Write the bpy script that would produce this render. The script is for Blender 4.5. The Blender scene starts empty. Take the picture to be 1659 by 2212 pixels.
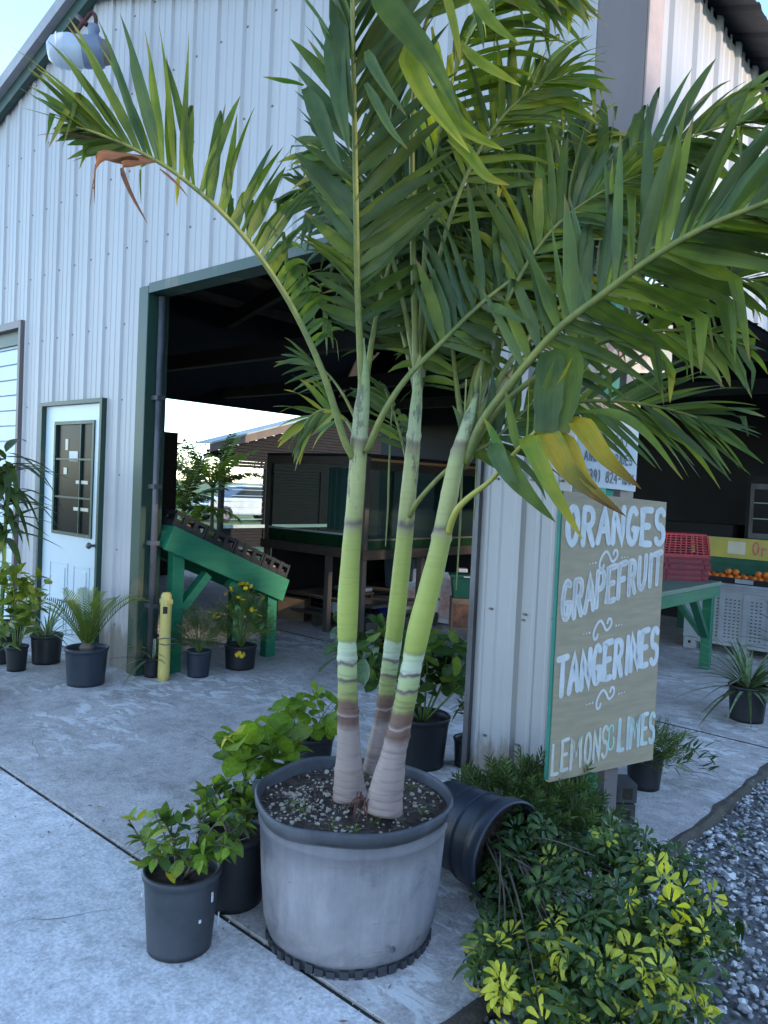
import bpy, math, random
from mathutils import Vector, Matrix, noise
R_=math.radians
sc=bpy.context.scene
COL=sc.collection
# ---------------- camera, sky, sun, exposure ----------------
F_,CX_,CY_=1662.0,829.5,1106.0
CAM=Vector((1.73,-3.28,1.6))
YAW,PITCH,ROLL=R_(48.2),R_(1.9),R_(2.6)
_fw=Vector((-math.cos(YAW),math.sin(YAW),0)); _rt=Vector((math.sin(YAW),math.cos(YAW),0)); _up=Vector((0,0,1))
CF=_fw*math.cos(PITCH)-_up*math.sin(PITCH); _u=_up*math.cos(PITCH)+_fw*math.sin(PITCH)
CR=_rt*math.cos(ROLL)+_u*math.sin(ROLL); CU=_u*math.cos(ROLL)-_rt*math.sin(ROLL)
cd=bpy.data.cameras.new('camera'); cam=bpy.data.objects.new('camera',cd); COL.objects.link(cam)
cam.matrix_world=Matrix(((CR.x,CU.x,-CF.x,CAM.x),(CR.y,CU.y,-CF.y,CAM.y),(CR.z,CU.z,-CF.z,CAM.z),(0,0,0,1)))
cd.sensor_fit='VERTICAL'; cd.angle=2*math.atan(1106/1662); cd.clip_start=0.05; cd.clip_end=2000
sc.camera=cam
SUN_EL,SUN_AZ=R_(18),R_(70)
w=bpy.data.worlds.new("World"); sc.world=w; w.use_nodes=True
_n=w.node_tree.nodes; sk=_n.new('ShaderNodeTexSky'); sk.sky_type='NISHITA'; sk.sun_disc=False
sk.sun_elevation=SUN_EL; sk.sun_rotation=SUN_AZ; sk.air_density=1.0; sk.dust_density=0.0; sk.ozone_density=1.35; sk.altitude=1800
w.node_tree.links.new(sk.outputs[0],_n['Background'].inputs[0]); _n['Background'].inputs[1].default_value=0.15
sl=bpy.data.lights.new('sun','SUN'); sl.energy=1.1; sl.angle=R_(0.6); sl.color=(1.0,0.86,0.68)
so=bpy.data.objects.new('sun',sl); COL.objects.link(so)
sd=Vector((math.sin(SUN_AZ)*math.cos(SUN_EL),math.cos(SUN_AZ)*math.cos(SUN_EL),math.sin(SUN_EL)))
so.rotation_euler=sd.to_track_quat('Z','Y').to_euler()
sc.view_settings.view_transform='Standard'; sc.view_settings.look='None'; sc.view_settings.gamma=1
sc.view_settings.use_curve_mapping=False; sc.view_settings.exposure=2.25

def ray(u,v): return CF+CR*((u-CX_)/F_)-CU*((v-CY_)/F_)
def P(u,v,d): return CAM+ray(u,v)*d
def onax(u,v,ax,val):
    r=ray(u,v); return CAM+r*((val-CAM[ax])/r[ax])
def G(u,v,z=0.0): return onax(u,v,2,z)

# ---------------- materials ----------------
def nt(name):
    m=bpy.data.materials.new(name); m.use_nodes=True; return m,m.node_tree.nodes,m.node_tree.links
def noisetex(n,l,scale,detail=5,rough=.6,vec=None,dist=0):
    t=n.new('ShaderNodeTexNoise'); t.inputs['Scale'].default_value=scale; t.inputs['Detail'].default_value=detail
    t.inputs['Roughness'].default_value=rough; t.inputs['Distortion'].default_value=dist
    if vec is not None: l.new(vec,t.inputs['Vector'])
    return t
def ramp(n,l,src,stops):
    r=n.new('ShaderNodeValToRGB'); e=r.color_ramp.elements
    while len(e)<len(stops): e.new(0.5)
    for i,(p,c) in enumerate(stops):
        e[i].position=p; e[i].color=(c[0],c[1],c[2],1) if hasattr(c,'__len__') else (c,c,c,1)
    l.new(src,r.inputs[0]); return r
def mixc(n,l,fac,a,b,mode='MIX'):
    m=n.new('ShaderNodeMix'); m.data_type='RGBA'; m.blend_type=mode
    for k,v in ((0,fac),(6,a),(7,b)):
        if hasattr(v,'links') or hasattr(v,'is_linked'): l.new(v,m.inputs[k])
        elif k==0: m.inputs[0].default_value=v
        else: m.inputs[k].default_value=(v[0],v[1],v[2],1)
    return m.outputs[2]
def coords(n,l,scale=(1,1,1),kind='Object'):
    tc=n.new('ShaderNodeTexCoord'); mp=n.new('ShaderNodeMapping'); mp.inputs['Scale'].default_value=scale
    l.new(tc.outputs[kind],mp.inputs['Vector']); return mp.outputs[0]
def world(n,l,scale=(1,1,1)):
    g=n.new('ShaderNodeNewGeometry'); mp=n.new('ShaderNodeMapping'); mp.inputs['Scale'].default_value=scale
    l.new(g.outputs['Position'],mp.inputs['Vector']); return mp.outputs[0]
def bump(n,l,h,strength,dist,b):
    k=n.new('ShaderNodeBump'); k.inputs['Strength'].default_value=strength; k.inputs['Distance'].default_value=dist
    l.new(h,k.inputs['Height']); l.new(k.outputs[0],b.inputs['Normal'])
def mat(name,c1,c2=None,scale=6,rough=.6,stretch=(1,1,1),bstr=.0,bdist=.004,bscale=None,metal=0,spec=.4,lo=.35,hi=.65,spots=None):
    m,n,l=nt(name); b=n['Principled BSDF']; b.inputs['Roughness'].default_value=rough; b.inputs['Metallic'].default_value=metal
    b.inputs['Specular IOR Level'].default_value=spec
    v=coords(n,l,stretch)
    c2=c2 or tuple(x*.75 for x in c1)
    t=noisetex(n,l,scale,6,.65,v); r=ramp(n,l,t.outputs[0],[(lo,c2),(hi,c1)]); out=r.outputs[0]
    if spots:
        sc_,lo_,hi_,cc=spots
        t2=noisetex(n,l,sc_,7,.7,v); r2=ramp(n,l,t2.outputs[0],[(lo_,0),(hi_,1)]); out=mixc(n,l,r2.outputs[0],out,cc)
    l.new(out,b.inputs['Base Color'])
    if bstr:
        t3=noisetex(n,l,bscale or scale*6,6,.6,v); bump(n,l,t3.outputs[0],bstr,bdist,b)
    return m
def leafmat(name,cols,tip=None,trans=.3,rough=.42,nscale=9,spec=.28,rand=True):
    """cols: list of base colours picked by object random + noise"""
    m,n,l=nt(name); b=n['Principled BSDF']; b.inputs['Roughness'].default_value=rough; b.inputs['Specular IOR Level'].default_value=spec
    v=coords(n,l)
    oi_=n.new('ShaderNodeObjectInfo'); t=noisetex(n,l,nscale,3,.5,v)
    uvn=n.new('ShaderNodeUVMap'); su=n.new('ShaderNodeSeparateXYZ'); l.new(uvn.outputs[0],su.inputs[0])
    def mth(op,a,b_=None):
        k_=n.new('ShaderNodeMath'); k_.operation=op
        for i_,x_ in enumerate((a,b_)):
            if x_ is None: continue
            if hasattr(x_,'is_linked'): l.new(x_,k_.inputs[i_])
            else: k_.inputs[i_].default_value=x_
        return k_.outputs[0]
    lr=mth('MULTIPLY',mth('FLOOR',mth('MULTIPLY',su.outputs[1],.5)),.137); rnd_=mth('FRACT',mth('ADD',lr,oi_.outputs['Random']))
    class _O: pass
    oi=_O(); oi.outputs={'Random':rnd_}
    vm=n.new('ShaderNodeCombineXYZ'); l.new(mth('MULTIPLY',su.outputs[0],1.6),vm.inputs[0]); l.new(mth('MULTIPLY',su.outputs[1],16.0),vm.inputs[1])
    vn=noisetex(n,l,1.0,3,.6,vm.outputs[0]); vr=ramp(n,l,vn.outputs[0],[(.3,(.72,.74,.70)),(.55,(1.0,1.0,1.0)),(.75,(1.22,1.18,1.1))])
    ad=n.new('ShaderNodeMath'); ad.operation='MULTIPLY_ADD'; ad.inputs[1].default_value=.55 if rand else 0.0
    l.new(oi.outputs['Random'],ad.inputs[0]); 
    sb=n.new('ShaderNodeMath'); sb.operation='MULTIPLY_ADD'; sb.inputs[1].default_value=1.5; sb.inputs[2].default_value=-.55 if rand else -.25
    l.new(t.outputs[0],sb.inputs[0]); l.new(sb.outputs[0],ad.inputs[2])
    k=len(cols); r=ramp(n,l,ad.outputs[0],[((i+.5)/k,c) for i,c in enumerate(cols)])
    col=mixc(n,l,.9,r.outputs[0],vr.outputs[0],'MULTIPLY')
    bump(n,l,vn.outputs[0],.35,.002,b)
    sp1=noisetex(n,l,34,5,.7,v); sp2=ramp(n,l,sp1.outputs[0],[(.70,0),(.76,.75)]); col=mixc(n,l,sp2.outputs[0],col,(.16,.12,.05))
    if tip:
        tc=n.new('ShaderNodeUVMap'); sx=n.new('ShaderNodeSeparateXYZ'); l.new(tc.outputs[0],sx.inputs[0])
        tj=mth('ADD',sx.outputs[0],mth('MULTIPLY',mth('SUBTRACT',rnd_,.6),.16)); rr=ramp(n,l,tj,[(tip[0],0),(tip[1],1)]); col=mixc(n,l,rr.outputs[0],col,tip[2])
    l.new(col,b.inputs['Base Color'])
    tr=n.new('ShaderNodeBsdfTranslucent'); hs=n.new('ShaderNodeMix'); hs.data_type='RGBA'; hs.blend_type='MULTIPLY'; hs.inputs[0].default_value=1
    l.new(col,hs.inputs[6]); hs.inputs[7].default_value=(1.5,1.6,.6,1); l.new(hs.outputs[2],tr.inputs['Color'])
    mx=n.new('ShaderNodeMixShader'); mx.inputs[0].default_value=trans
    l.new(b.outputs[0],mx.inputs[1]); l.new(tr.outputs[0],mx.inputs[2])
    l.new(mx.outputs[0],n['Material Output'].inputs[0]); return m

M={}
M['wall']=mat('white_painted_steel',(.44,.42,.425),(.39,.375,.38),1.2,.45,(1,1,.25),.03,.002,14,spots=(2.2,.66,.8,(.42,.42,.40)))
def dirty(m):
    n=m.node_tree.nodes; l=m.node_tree.links; b=n['Principled BSDF']; src=b.inputs['Base Color'].links[0].from_socket
    g=n.new('ShaderNodeNewGeometry'); sx=n.new('ShaderNodeSeparateXYZ'); l.new(g.outputs['Position'],sx.inputs[0])
    t=noisetex(n,l,1.0,6,.7,world(n,l,(9,9,2.5))); ad=n.new('ShaderNodeMath'); ad.operation='MULTIPLY_ADD'; ad.inputs[1].default_value=-.55; l.new(t.outputs[0],ad.inputs[0]); l.new(sx.outputs[2],ad.inputs[2])
    r=ramp(n,l,ad.outputs[0],[(.0,.75),(.10,0)]); col=mixc(n,l,r.outputs[0],src,(.20,.16,.12))
    t2=noisetex(n,l,1.0,5,.6,world(n,l,(26,26,.9))); r2=ramp(n,l,t2.outputs[0],[(.60,0),(.74,.35)]); col=mixc(n,l,r2.outputs[0],col,(.26,.23,.21))
    l.new(col,b.inputs['Base Color'])
dirty(M['wall'])
M['green_trim']=mat('weathered_green_steel',(.018,.058,.042),(.030,.052,.036),3,.45,(1,1,.35),.05,.003,20,spots=(2.5,.56,.72,(.16,.12,.07)))
M['rake_grey']=mat('grey_trim',(.36,.34,.35),None,4,.5)
M['corner_brown']=mat('brown_trim',(.19,.15,.145),(.16,.13,.125),3,.5,(1,1,.3))
M['flash_pink']=mat('pinkish_flashing',(.44,.32,.28),None,4,.5)
M['roof']=mat('galvanised_roof',(.12,.115,.12),(.07,.068,.07),3,.5,bstr=.05)
M['roof_inner']=mat('unlit_roof_lining',(.034,.031,.031),(.022,.020,.020),3,.8)  # near-black colour stands in for the unlit underside of the metal roof
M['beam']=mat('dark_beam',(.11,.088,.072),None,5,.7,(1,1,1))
M['dark_wall']=mat('dark_unlit_interior',(.016,.016,.017),(.010,.010,.011),2,.7)  # near-black tone also carries the darkness of the unlit barn interior
M['door_white']=mat('pale_blue_door_paint',(.60,.68,.74),(.56,.64,.70),3,.4)
M['garage_white']=mat('garage_slat_paint',(.58,.66,.72),(.50,.58,.64),2.5,.45,(1,1,.3))
M['green_paint']=mat('green_paint',(.022,.19,.095),(.015,.14,.072),7,.5,(.5,.5,3),.12,.003,30,spots=(9,.66,.74,(.22,.36,.24)))
M['green_dark']=mat('dark_green_paint',(.015,.12,.075),None,7,.5)
M['teal']=mat('teal_paint',(.04,.28,.19),None,6,.5)
M['bare_wood']=mat('bare_wood',(.36,.22,.14),None,8,.8)
M['brown_wood']=mat('brown_wood',(.075,.052,.038),(.045,.032,.025),5,.7,(1,6,6))
M['black_plastic']=mat('black_plastic',(.020,.022,.026),(.012,.013,.016),5,.45,bstr=.04,spots=(12,.66,.8,(.07,.07,.075)))
M['scuffed_black']=mat('scuffed_black_plastic',(.065,.068,.078),(.036,.040,.048),5,.45,(1,1,1),.05,.002,30,spots=(7,.62,.72,(.15,.155,.16)))
M['dusty_pot']=mat('dusty_pot_plastic',(.34,.32,.335),(.20,.19,.21),2.6,.5,(1,1,1),.08,.003,18,lo=.3,hi=.62,spots=(4.2,.66,.70,(.045,.045,.055)))
M['pot_rim']=mat('pot_rim_plastic',(.055,.060,.072),(.030,.034,.042),6,.4,bstr=.06,spots=(9,.62,.72,(.20,.19,.18)))
M['navy_pot']=mat('navy_black_pot',(.030,.037,.055),(.020,.026,.038),4,.42,bstr=.05,spots=(3.5,.6,.75,(.05,.06,.08)))
M['soil']=mat('potting_soil',(.090,.060,.044),(.032,.021,.016),22,.95,bstr=.8,bdist=.02,bscale=40)
M['perlite']=mat('pale_chips',(.56,.48,.38),(.26,.19,.13),30,.8)
M['white_paint']=mat('white_lettering_paint',(.70,.70,.70),(.56,.56,.56),14,.55)
M['peach_paint']=mat('peach_paint',(.72,.61,.55),None,14,.6)
M['lemon_paint']=mat('yellow_paint',(.74,.67,.36),None,14,.6)
M['mint_paint']=mat('mint_paint',(.42,.74,.66),None,14,.6)
M['sign_tan']=mat('tan_sign_board',(.40,.32,.215),(.33,.265,.18),5,.7,(1,1,9),.22,.003,24)
M['sign_edge']=mat('green_sign_edge',(.02,.20,.15),None,6,.6)
M['sign_white']=mat('white_sign_board',(.66,.66,.67),(.60,.60,.61),5,.5)
M['cream']=mat('cream_sign_board',(.78,.70,.56),(.68,.60,.46),5,.6)
M['sign_yellow']=mat('yellow_sign_board',(.62,.52,.10),(.50,.42,.12),5,.6)
M['grey_text']=mat('grey_lettering',(.22,.22,.22),None,30,.6)
M['red_text']=mat('red_lettering',(.62,.10,.08),(.70,.28,.24),16,.6)
M['salmon']=mat('faded_red_paint',(.72,.32,.27),(.74,.50,.42),10,.6)
M['red_plastic']=mat('red_crate_plastic',(.38,.010,.022),(.27,.008,.016),5,.4)
M['red_faded']=mat('faded_red_crate_plastic',(.22,.014,.034),(.14,.010,.022),5,.45)
M['bin_white']=mat('white_bin_plastic',(.50,.52,.55),(.38,.40,.43),4,.6,spots=(5,.6,.72,(.22,.21,.19)))
M['orange']=mat('orange_peel',(.78,.20,.022),(.68,.14,.015),4,.4,bstr=.1,bscale=200)
M['table_top']=mat('worn_green_top',(.10,.22,.15),(.16,.20,.16),6,.5)
M['yellow_plastic']=mat('yellow_plastic',(.66,.52,.16),(.55,.42,.13),5,.45,(1,1,.4),spots=(6,.68,.74,(.08,.06,.04)))
M['blue_plastic']=mat('blue_plastic',(.015,.04,.32),None,5,.35)
M['cooler_blue']=mat('grey_blue_plastic',(.13,.17,.24),None,5,.5)
M['cardboard']=mat('cardboard',(.30,.19,.11),None,5,.85)
M['white_enamel']=mat('white_enamel',(.70,.72,.76),None,5,.35)
M['rust']=mat('rusty_iron',(.10,.035,.025),(.06,.02,.015),12,.7,bstr=.2)
M['lamp_grey']=mat('lamp_housing_grey',(.20,.23,.32),(.16,.18,.25),3,.45)
M['lamp_tan']=mat('lamp_cap_tan',(.22,.18,.13),None,9,.6)
M['steel_pipe']=mat('grey_steel_pipe',(.13,.13,.145),(.07,.065,.07),8,.45,(1,1,.4),metal=.3)
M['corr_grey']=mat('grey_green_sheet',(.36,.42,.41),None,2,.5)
M['shed_wood']=mat('dark_clapboard',(.030,.026,.026),(.020,.018,.018),4,.9,(1,1,6),spec=.1)
M['fascia']=mat('brown_fascia',(.20,.14,.105),(.14,.10,.08),4,.7)
M['orange_wood']=mat('warm_wood_strip',(.55,.25,.10),None,4,.5)
M['tank_green']=mat('dark_green_panel',(.010,.040,.015),(.006,.022,.010),3,.25)
M['car_paint']=mat('silver_car_paint',(.50,.53,.58),None,3,.25,metal=.4)
M['rubber']=mat('black_rubber',(.015,.015,.016),None,8,.8)
M['picture']=mat('orange_print',(.42,.16,.07),(.10,.06,.06),9,.6)
M['print']=mat('red_white_print',(.70,.66,.62),(.62,.25,.17),7,.6)
M['cinder']=mat('dark_cinder_block',(.075,.07,.07),(.045,.042,.042),9,.95,bstr=.4)
M['bark_stem']=mat('grey_brown_stem',(.16,.12,.09),(.10,.075,.055),20,.85)
M['green_stem']=mat('green_stem',(.12,.19,.04),None,12,.6)
def glassmat(name,tint,rough=.04,alpha=.5,spec=.5):
    m,n,l=nt(name); b=n['Principled BSDF']; b.inputs['Base Color'].default_value=(*tint,1); b.inputs['Roughness'].default_value=rough
    b.inputs['Specular IOR Level'].default_value=spec
    tr=n.new('ShaderNodeBsdfTransparent'); tr.inputs[0].default_value=(.75,.88,.85,1); mx=n.new('ShaderNodeMixShader'); mx.inputs[0].default_value=alpha
    l.new(tr.outputs[0],mx.inputs[1]); l.new(b.outputs[0],mx.inputs[2]); l.new(mx.outputs[0],n['Material Output'].inputs[0]); return m
M['glass_dark']=glassmat('dark_window_glass',(.012,.013,.016),.25,1.0,.06)
M['glass_case']=glassmat('greenish_case_glass',(.03,.05,.05),.03,.30)
M['lamp_glass']=glassmat('ribbed_white_lamp_glass',(.62,.66,.75),.25,.75)
M['car_glass']=glassmat('car_window_glass',(.02,.03,.04),.03,1.0)

def concrete(name,light,dark,pale,patch_lo,patch_hi,bs,stain):
    m,n,l=nt(name); b=n['Principled BSDF']; b.inputs['Roughness'].default_value=.82; b.inputs['Specular IOR Level'].default_value=.3
    v=world(n,l); v2=world(n,l,(1,1.7,1))
    t=noisetex(n,l,1.6,9,.72,v,.5); base=ramp(n,l,t.outputs[0],[(.34,dark),(.62,light)]).outputs[0]
    md=noisetex(n,l,13,8,.75,v,.4); mdr=ramp(n,l,md.outputs[0],[(.36,(.70,.69,.69)),(.52,(1,1,1)),(.68,(1.14,1.13,1.12))]); base=mixc(n,l,.85,base,mdr.outputs[0],'MULTIPLY')
    f=noisetex(n,l,70,6,.7,v); g=ramp(n,l,f.outputs[0],[(.35,(.66,.66,.66)),(.65,(1.16,1.16,1.16))]).outputs[0]
    col=mixc(n,l,.85,base,g,'MULTIPLY')
    s=noisetex(n,l,5,9,.72,v2,.6); mk=noisetex(n,l,.75,2,.5,v)
    ml=n.new('ShaderNodeMath'); ml.operation='MULTIPLY'; 
    a=ramp(n,l,s.outputs[0],[(patch_lo,0),(patch_lo+.05,1)]); c=ramp(n,l,mk.outputs[0],[(patch_hi,0),(patch_hi+.10,1)])
    l.new(a.outputs[0],ml.inputs[0]); l.new(c.outputs[0],ml.inputs[1])
    m2=n.new('ShaderNodeMath'); m2.operation='MULTIPLY'; m2.inputs[1].default_value=.75; l.new(ml.outputs[0],m2.inputs[0])
    col=mixc(n,l,m2.outputs[0],col,pale)
    st=noisetex(n,l,2.3,8,.7,v,.8); sr=ramp(n,l,st.outputs[0],[(.58,0),(.74,.7)]); col=mixc(n,l,sr.outputs[0],col,stain)
    sp=noisetex(n,l,26,3,.5,v); spr=ramp(n,l,sp.outputs[0],[(.70,0),(.735,.55)]); col=mixc(n,l,spr.outputs[0],col,(.06,.055,.055))
    l.new(col,b.inputs['Base Color'])
    h=noisetex(n,l,90,6,.7,v); h2=noisetex(n,l,9,4,.6,v); hm=n.new('ShaderNodeMath'); hm.operation='MULTIPLY_ADD'; hm.inputs[1].default_value=2.2
    l.new(h2.outputs[0],hm.inputs[0]); l.new(h.outputs[0],hm.inputs[2]); bump(n,l,hm.outputs[0],bs,.006,b)
    return m
M['slab_old']=concrete('old_worn_concrete',(.62,.55,.51),(.41,.36,.335),(.80,.76,.73),.51,.46,.5,(.17,.145,.12))
M['slab_new']=concrete('pale_walk_concrete',(.80,.75,.72),(.64,.60,.58),(.80,.77,.75),.55,.48,.45,(.34,.32,.31))
M['slab_edge']=concrete('grimy_slab_edge',(.13,.11,.085),(.05,.042,.035),(.2,.19,.17),.56,.5,.9,(.05,.06,.03))
M['joint']=mat('joint_dirt',(.028,.022,.016),(.05,.045,.03),30,.95,bstr=.5)
M['gravel_bed']=mat('gravel_bed',(.30,.285,.275),(.15,.14,.13),60,.95,bstr=.9,bdist=.02,bscale=120)
def potmat(name,light,midc,dark,stain):
    m,n,l=nt(name); b=n['Principled BSDF']; b.inputs['Roughness'].default_value=.55; b.inputs['Specular IOR Level'].default_value=.3
    v=coords(n,l); t=noisetex(n,l,3.2,8,.68,v,.4); base=ramp(n,l,t.outputs[0],[(.30,dark),(.46,midc),(.68,light)]).outputs[0]
    s1=noisetex(n,l,1.0,6,.7,coords(n,l,(22,22,2.2))); sr=ramp(n,l,s1.outputs[0],[(.42,(.80,.80,.82)),(.60,(1.03,1.03,1.03))]); col=mixc(n,l,.6,base,sr.outputs[0],'MULTIPLY')
    s2=noisetex(n,l,1.0,7,.75,coords(n,l,(4,4,30))); r2_=ramp(n,l,s2.outputs[0],[(.60,0),(.70,.5)]); col=mixc(n,l,r2_.outputs[0],col,dark)
    s3=noisetex(n,l,5.5,4,.6,v,.5); r3=ramp(n,l,s3.outputs[0],[(.68,0),(.72,.85)]); col=mixc(n,l,r3.outputs[0],col,stain)
    # darker near the foot and on the lip, with a ragged outline
    tc=n.new('ShaderNodeTexCoord'); sx=n.new('ShaderNodeSeparateXYZ'); l.new(tc.outputs['Object'],sx.inputs[0]); ad=n.new('ShaderNodeMath'); ad.operation='MULTIPLY_ADD'; ad.inputs[1].default_value=.28; l.new(t.outputs[0],ad.inputs[0]); l.new(sx.outputs[2],ad.inputs[2])
    r4=ramp(n,l,ad.outputs[0],[(.16,.85),(.27,0),(.50,0),(.56,.55)]); col=mixc(n,l,r4.outputs[0],col,dark)
    l.new(col,b.inputs['Base Color']); f=noisetex(n,l,60,6,.7,v); bump(n,l,f.outputs[0],.25,.003,b); return m
M['dusty_pot']=potmat('dusty_pot_plastic',(.36,.335,.35),(.27,.25,.265),(.13,.125,.14),(.040,.033,.038))
M['pot_rim']=potmat('pot_rim_plastic',(.20,.195,.21),(.095,.096,.11),(.048,.050,.060),(.035,.033,.038))
def gravelmat():
    m,n,l=nt('grey_gravel'); b=n['Principled BSDF']; b.inputs['Roughness'].default_value=.75
    v=world(n,l); vo=n.new('ShaderNodeTexVoronoi'); vo.inputs['Scale'].default_value=42; l.new(v,vo.inputs['Vector'])
    sp=n.new('ShaderNodeSeparateColor'); l.new(vo.outputs['Color'],sp.inputs[0])
    r=ramp(n,l,sp.outputs[0],[(.05,(.11,.105,.105)),(.4,(.26,.25,.25)),(.75,(.46,.44,.44)),(.97,(.74,.71,.67))]); l.new(r.outputs[0],b.inputs['Base Color']); return m
M['gravel']=gravelmat()
M['grass']=mat('lawn',(.11,.17,.035),(.07,.12,.025),3,.9,bstr=.5,bscale=80)
M['leaf_litter']=mat('dry_leaf',(.33,.22,.14),None,10,.8)
# leaves
M['frond']=leafmat('palm_leaflet_green',[(.080,.118,.026),(.115,.158,.030),(.155,.20,.034),(.21,.24,.040)],(.86,1.0,(.24,.16,.06)),.44,.42)
M['frond_deep']=leafmat('palm_leaflet_deep_green',[(.045,.072,.022),(.065,.098,.026),(.095,.13,.030)],None,.25,.38)
M['frond_blue']=leafmat('palm_leaflet_blue_green',[(.075,.122,.052),(.105,.155,.060),(.14,.19,.052)],(.88,1.0,(.22,.17,.06)),.40,.40)
M['frond_bright']=leafmat('palm_leaflet_bright',[(.15,.19,.022),(.22,.26,.026),(.31,.31,.03)],(.85,1.0,(.50,.42,.06)),.42,.40)
M['frond_yellow']=leafmat('palm_leaflet_yellowing',[(.34,.26,.02),(.42,.27,.025),(.20,.23,.03)],(.55,.95,(.14,.055,.03)),.35,.5,14)
M['frond_half']=leafmat('palm_leaflet_half_yellow',[(.10,.19,.03),(.20,.25,.03),(.30,.28,.03)],(.6,1.0,(.42,.30,.03)),.35,.45,11)
M['frond_brown']=leafmat('palm_leaflet_dry',[(.20,.085,.05),(.26,.12,.07)],None,.2,.8)
M['rachis']=mat('palm_rachis_green',(.24,.235,.055),(.13,.15,.04),14,.5,(1,1,1),.15)
M['rachis_yellow']=mat('palm_rachis_yellow',(.45,.36,.06),(.30,.30,.06),6,.45)
M['bright_leaf']=leafmat('bright_green_leaf',[(.13,.22,.025),(.19,.29,.03),(.27,.35,.04)],None,.35,.45)
M['mid_leaf']=leafmat('mid_green_leaf',[(.075,.13,.022),(.12,.18,.028),(.20,.25,.035)],None,.28,.4)
M['gold_leaf']=leafmat('golden_leaf',[(.45,.38,.03),(.35,.36,.04)],None,.3,.5)
M['dark_leaf']=leafmat('dark_glossy_leaf',[(.036,.070,.022),(.052,.095,.027),(.080,.13,.030)],None,.15,.3)
M['fine_leaf']=leafmat('fine_dark_leaf',[(.050,.085,.026),(.075,.115,.030),(.11,.15,.036)],None,.2,.45)
M['yellow_var']=leafmat('variegated_yellow_leaf',[(.70,.60,.05),(.58,.54,.06),(.22,.28,.05)],None,.3,.4,16)
M['var_half']=leafmat('variegated_green_leaf',[(.045,.085,.022),(.08,.13,.026),(.40,.40,.06)],None,.25,.35,18)
M['cycad']=leafmat('cycad_green',[(.075,.12,.02),(.11,.16,.022),(.18,.22,.03)],None,.25,.4)
M['grey_leaf']=leafmat('grey_green_leaf',[(.10,.16,.08),(.18,.24,.15),(.32,.38,.28)],None,.25,.5)
M['dry_green']=leafmat('dull_dry_leaf',[(.06,.085,.03),(.10,.12,.05),(.16,.16,.07)],None,.2,.6)
M['petal']=leafmat('yellow_petal',[(.75,.48,.02),(.80,.56,.03)],None,.2,.5)
M['tree_dark']=leafmat('distant_tree_leaf',[(.025,.055,.018),(.045,.085,.025),(.08,.12,.03)],None,.25,.6,1)

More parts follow.
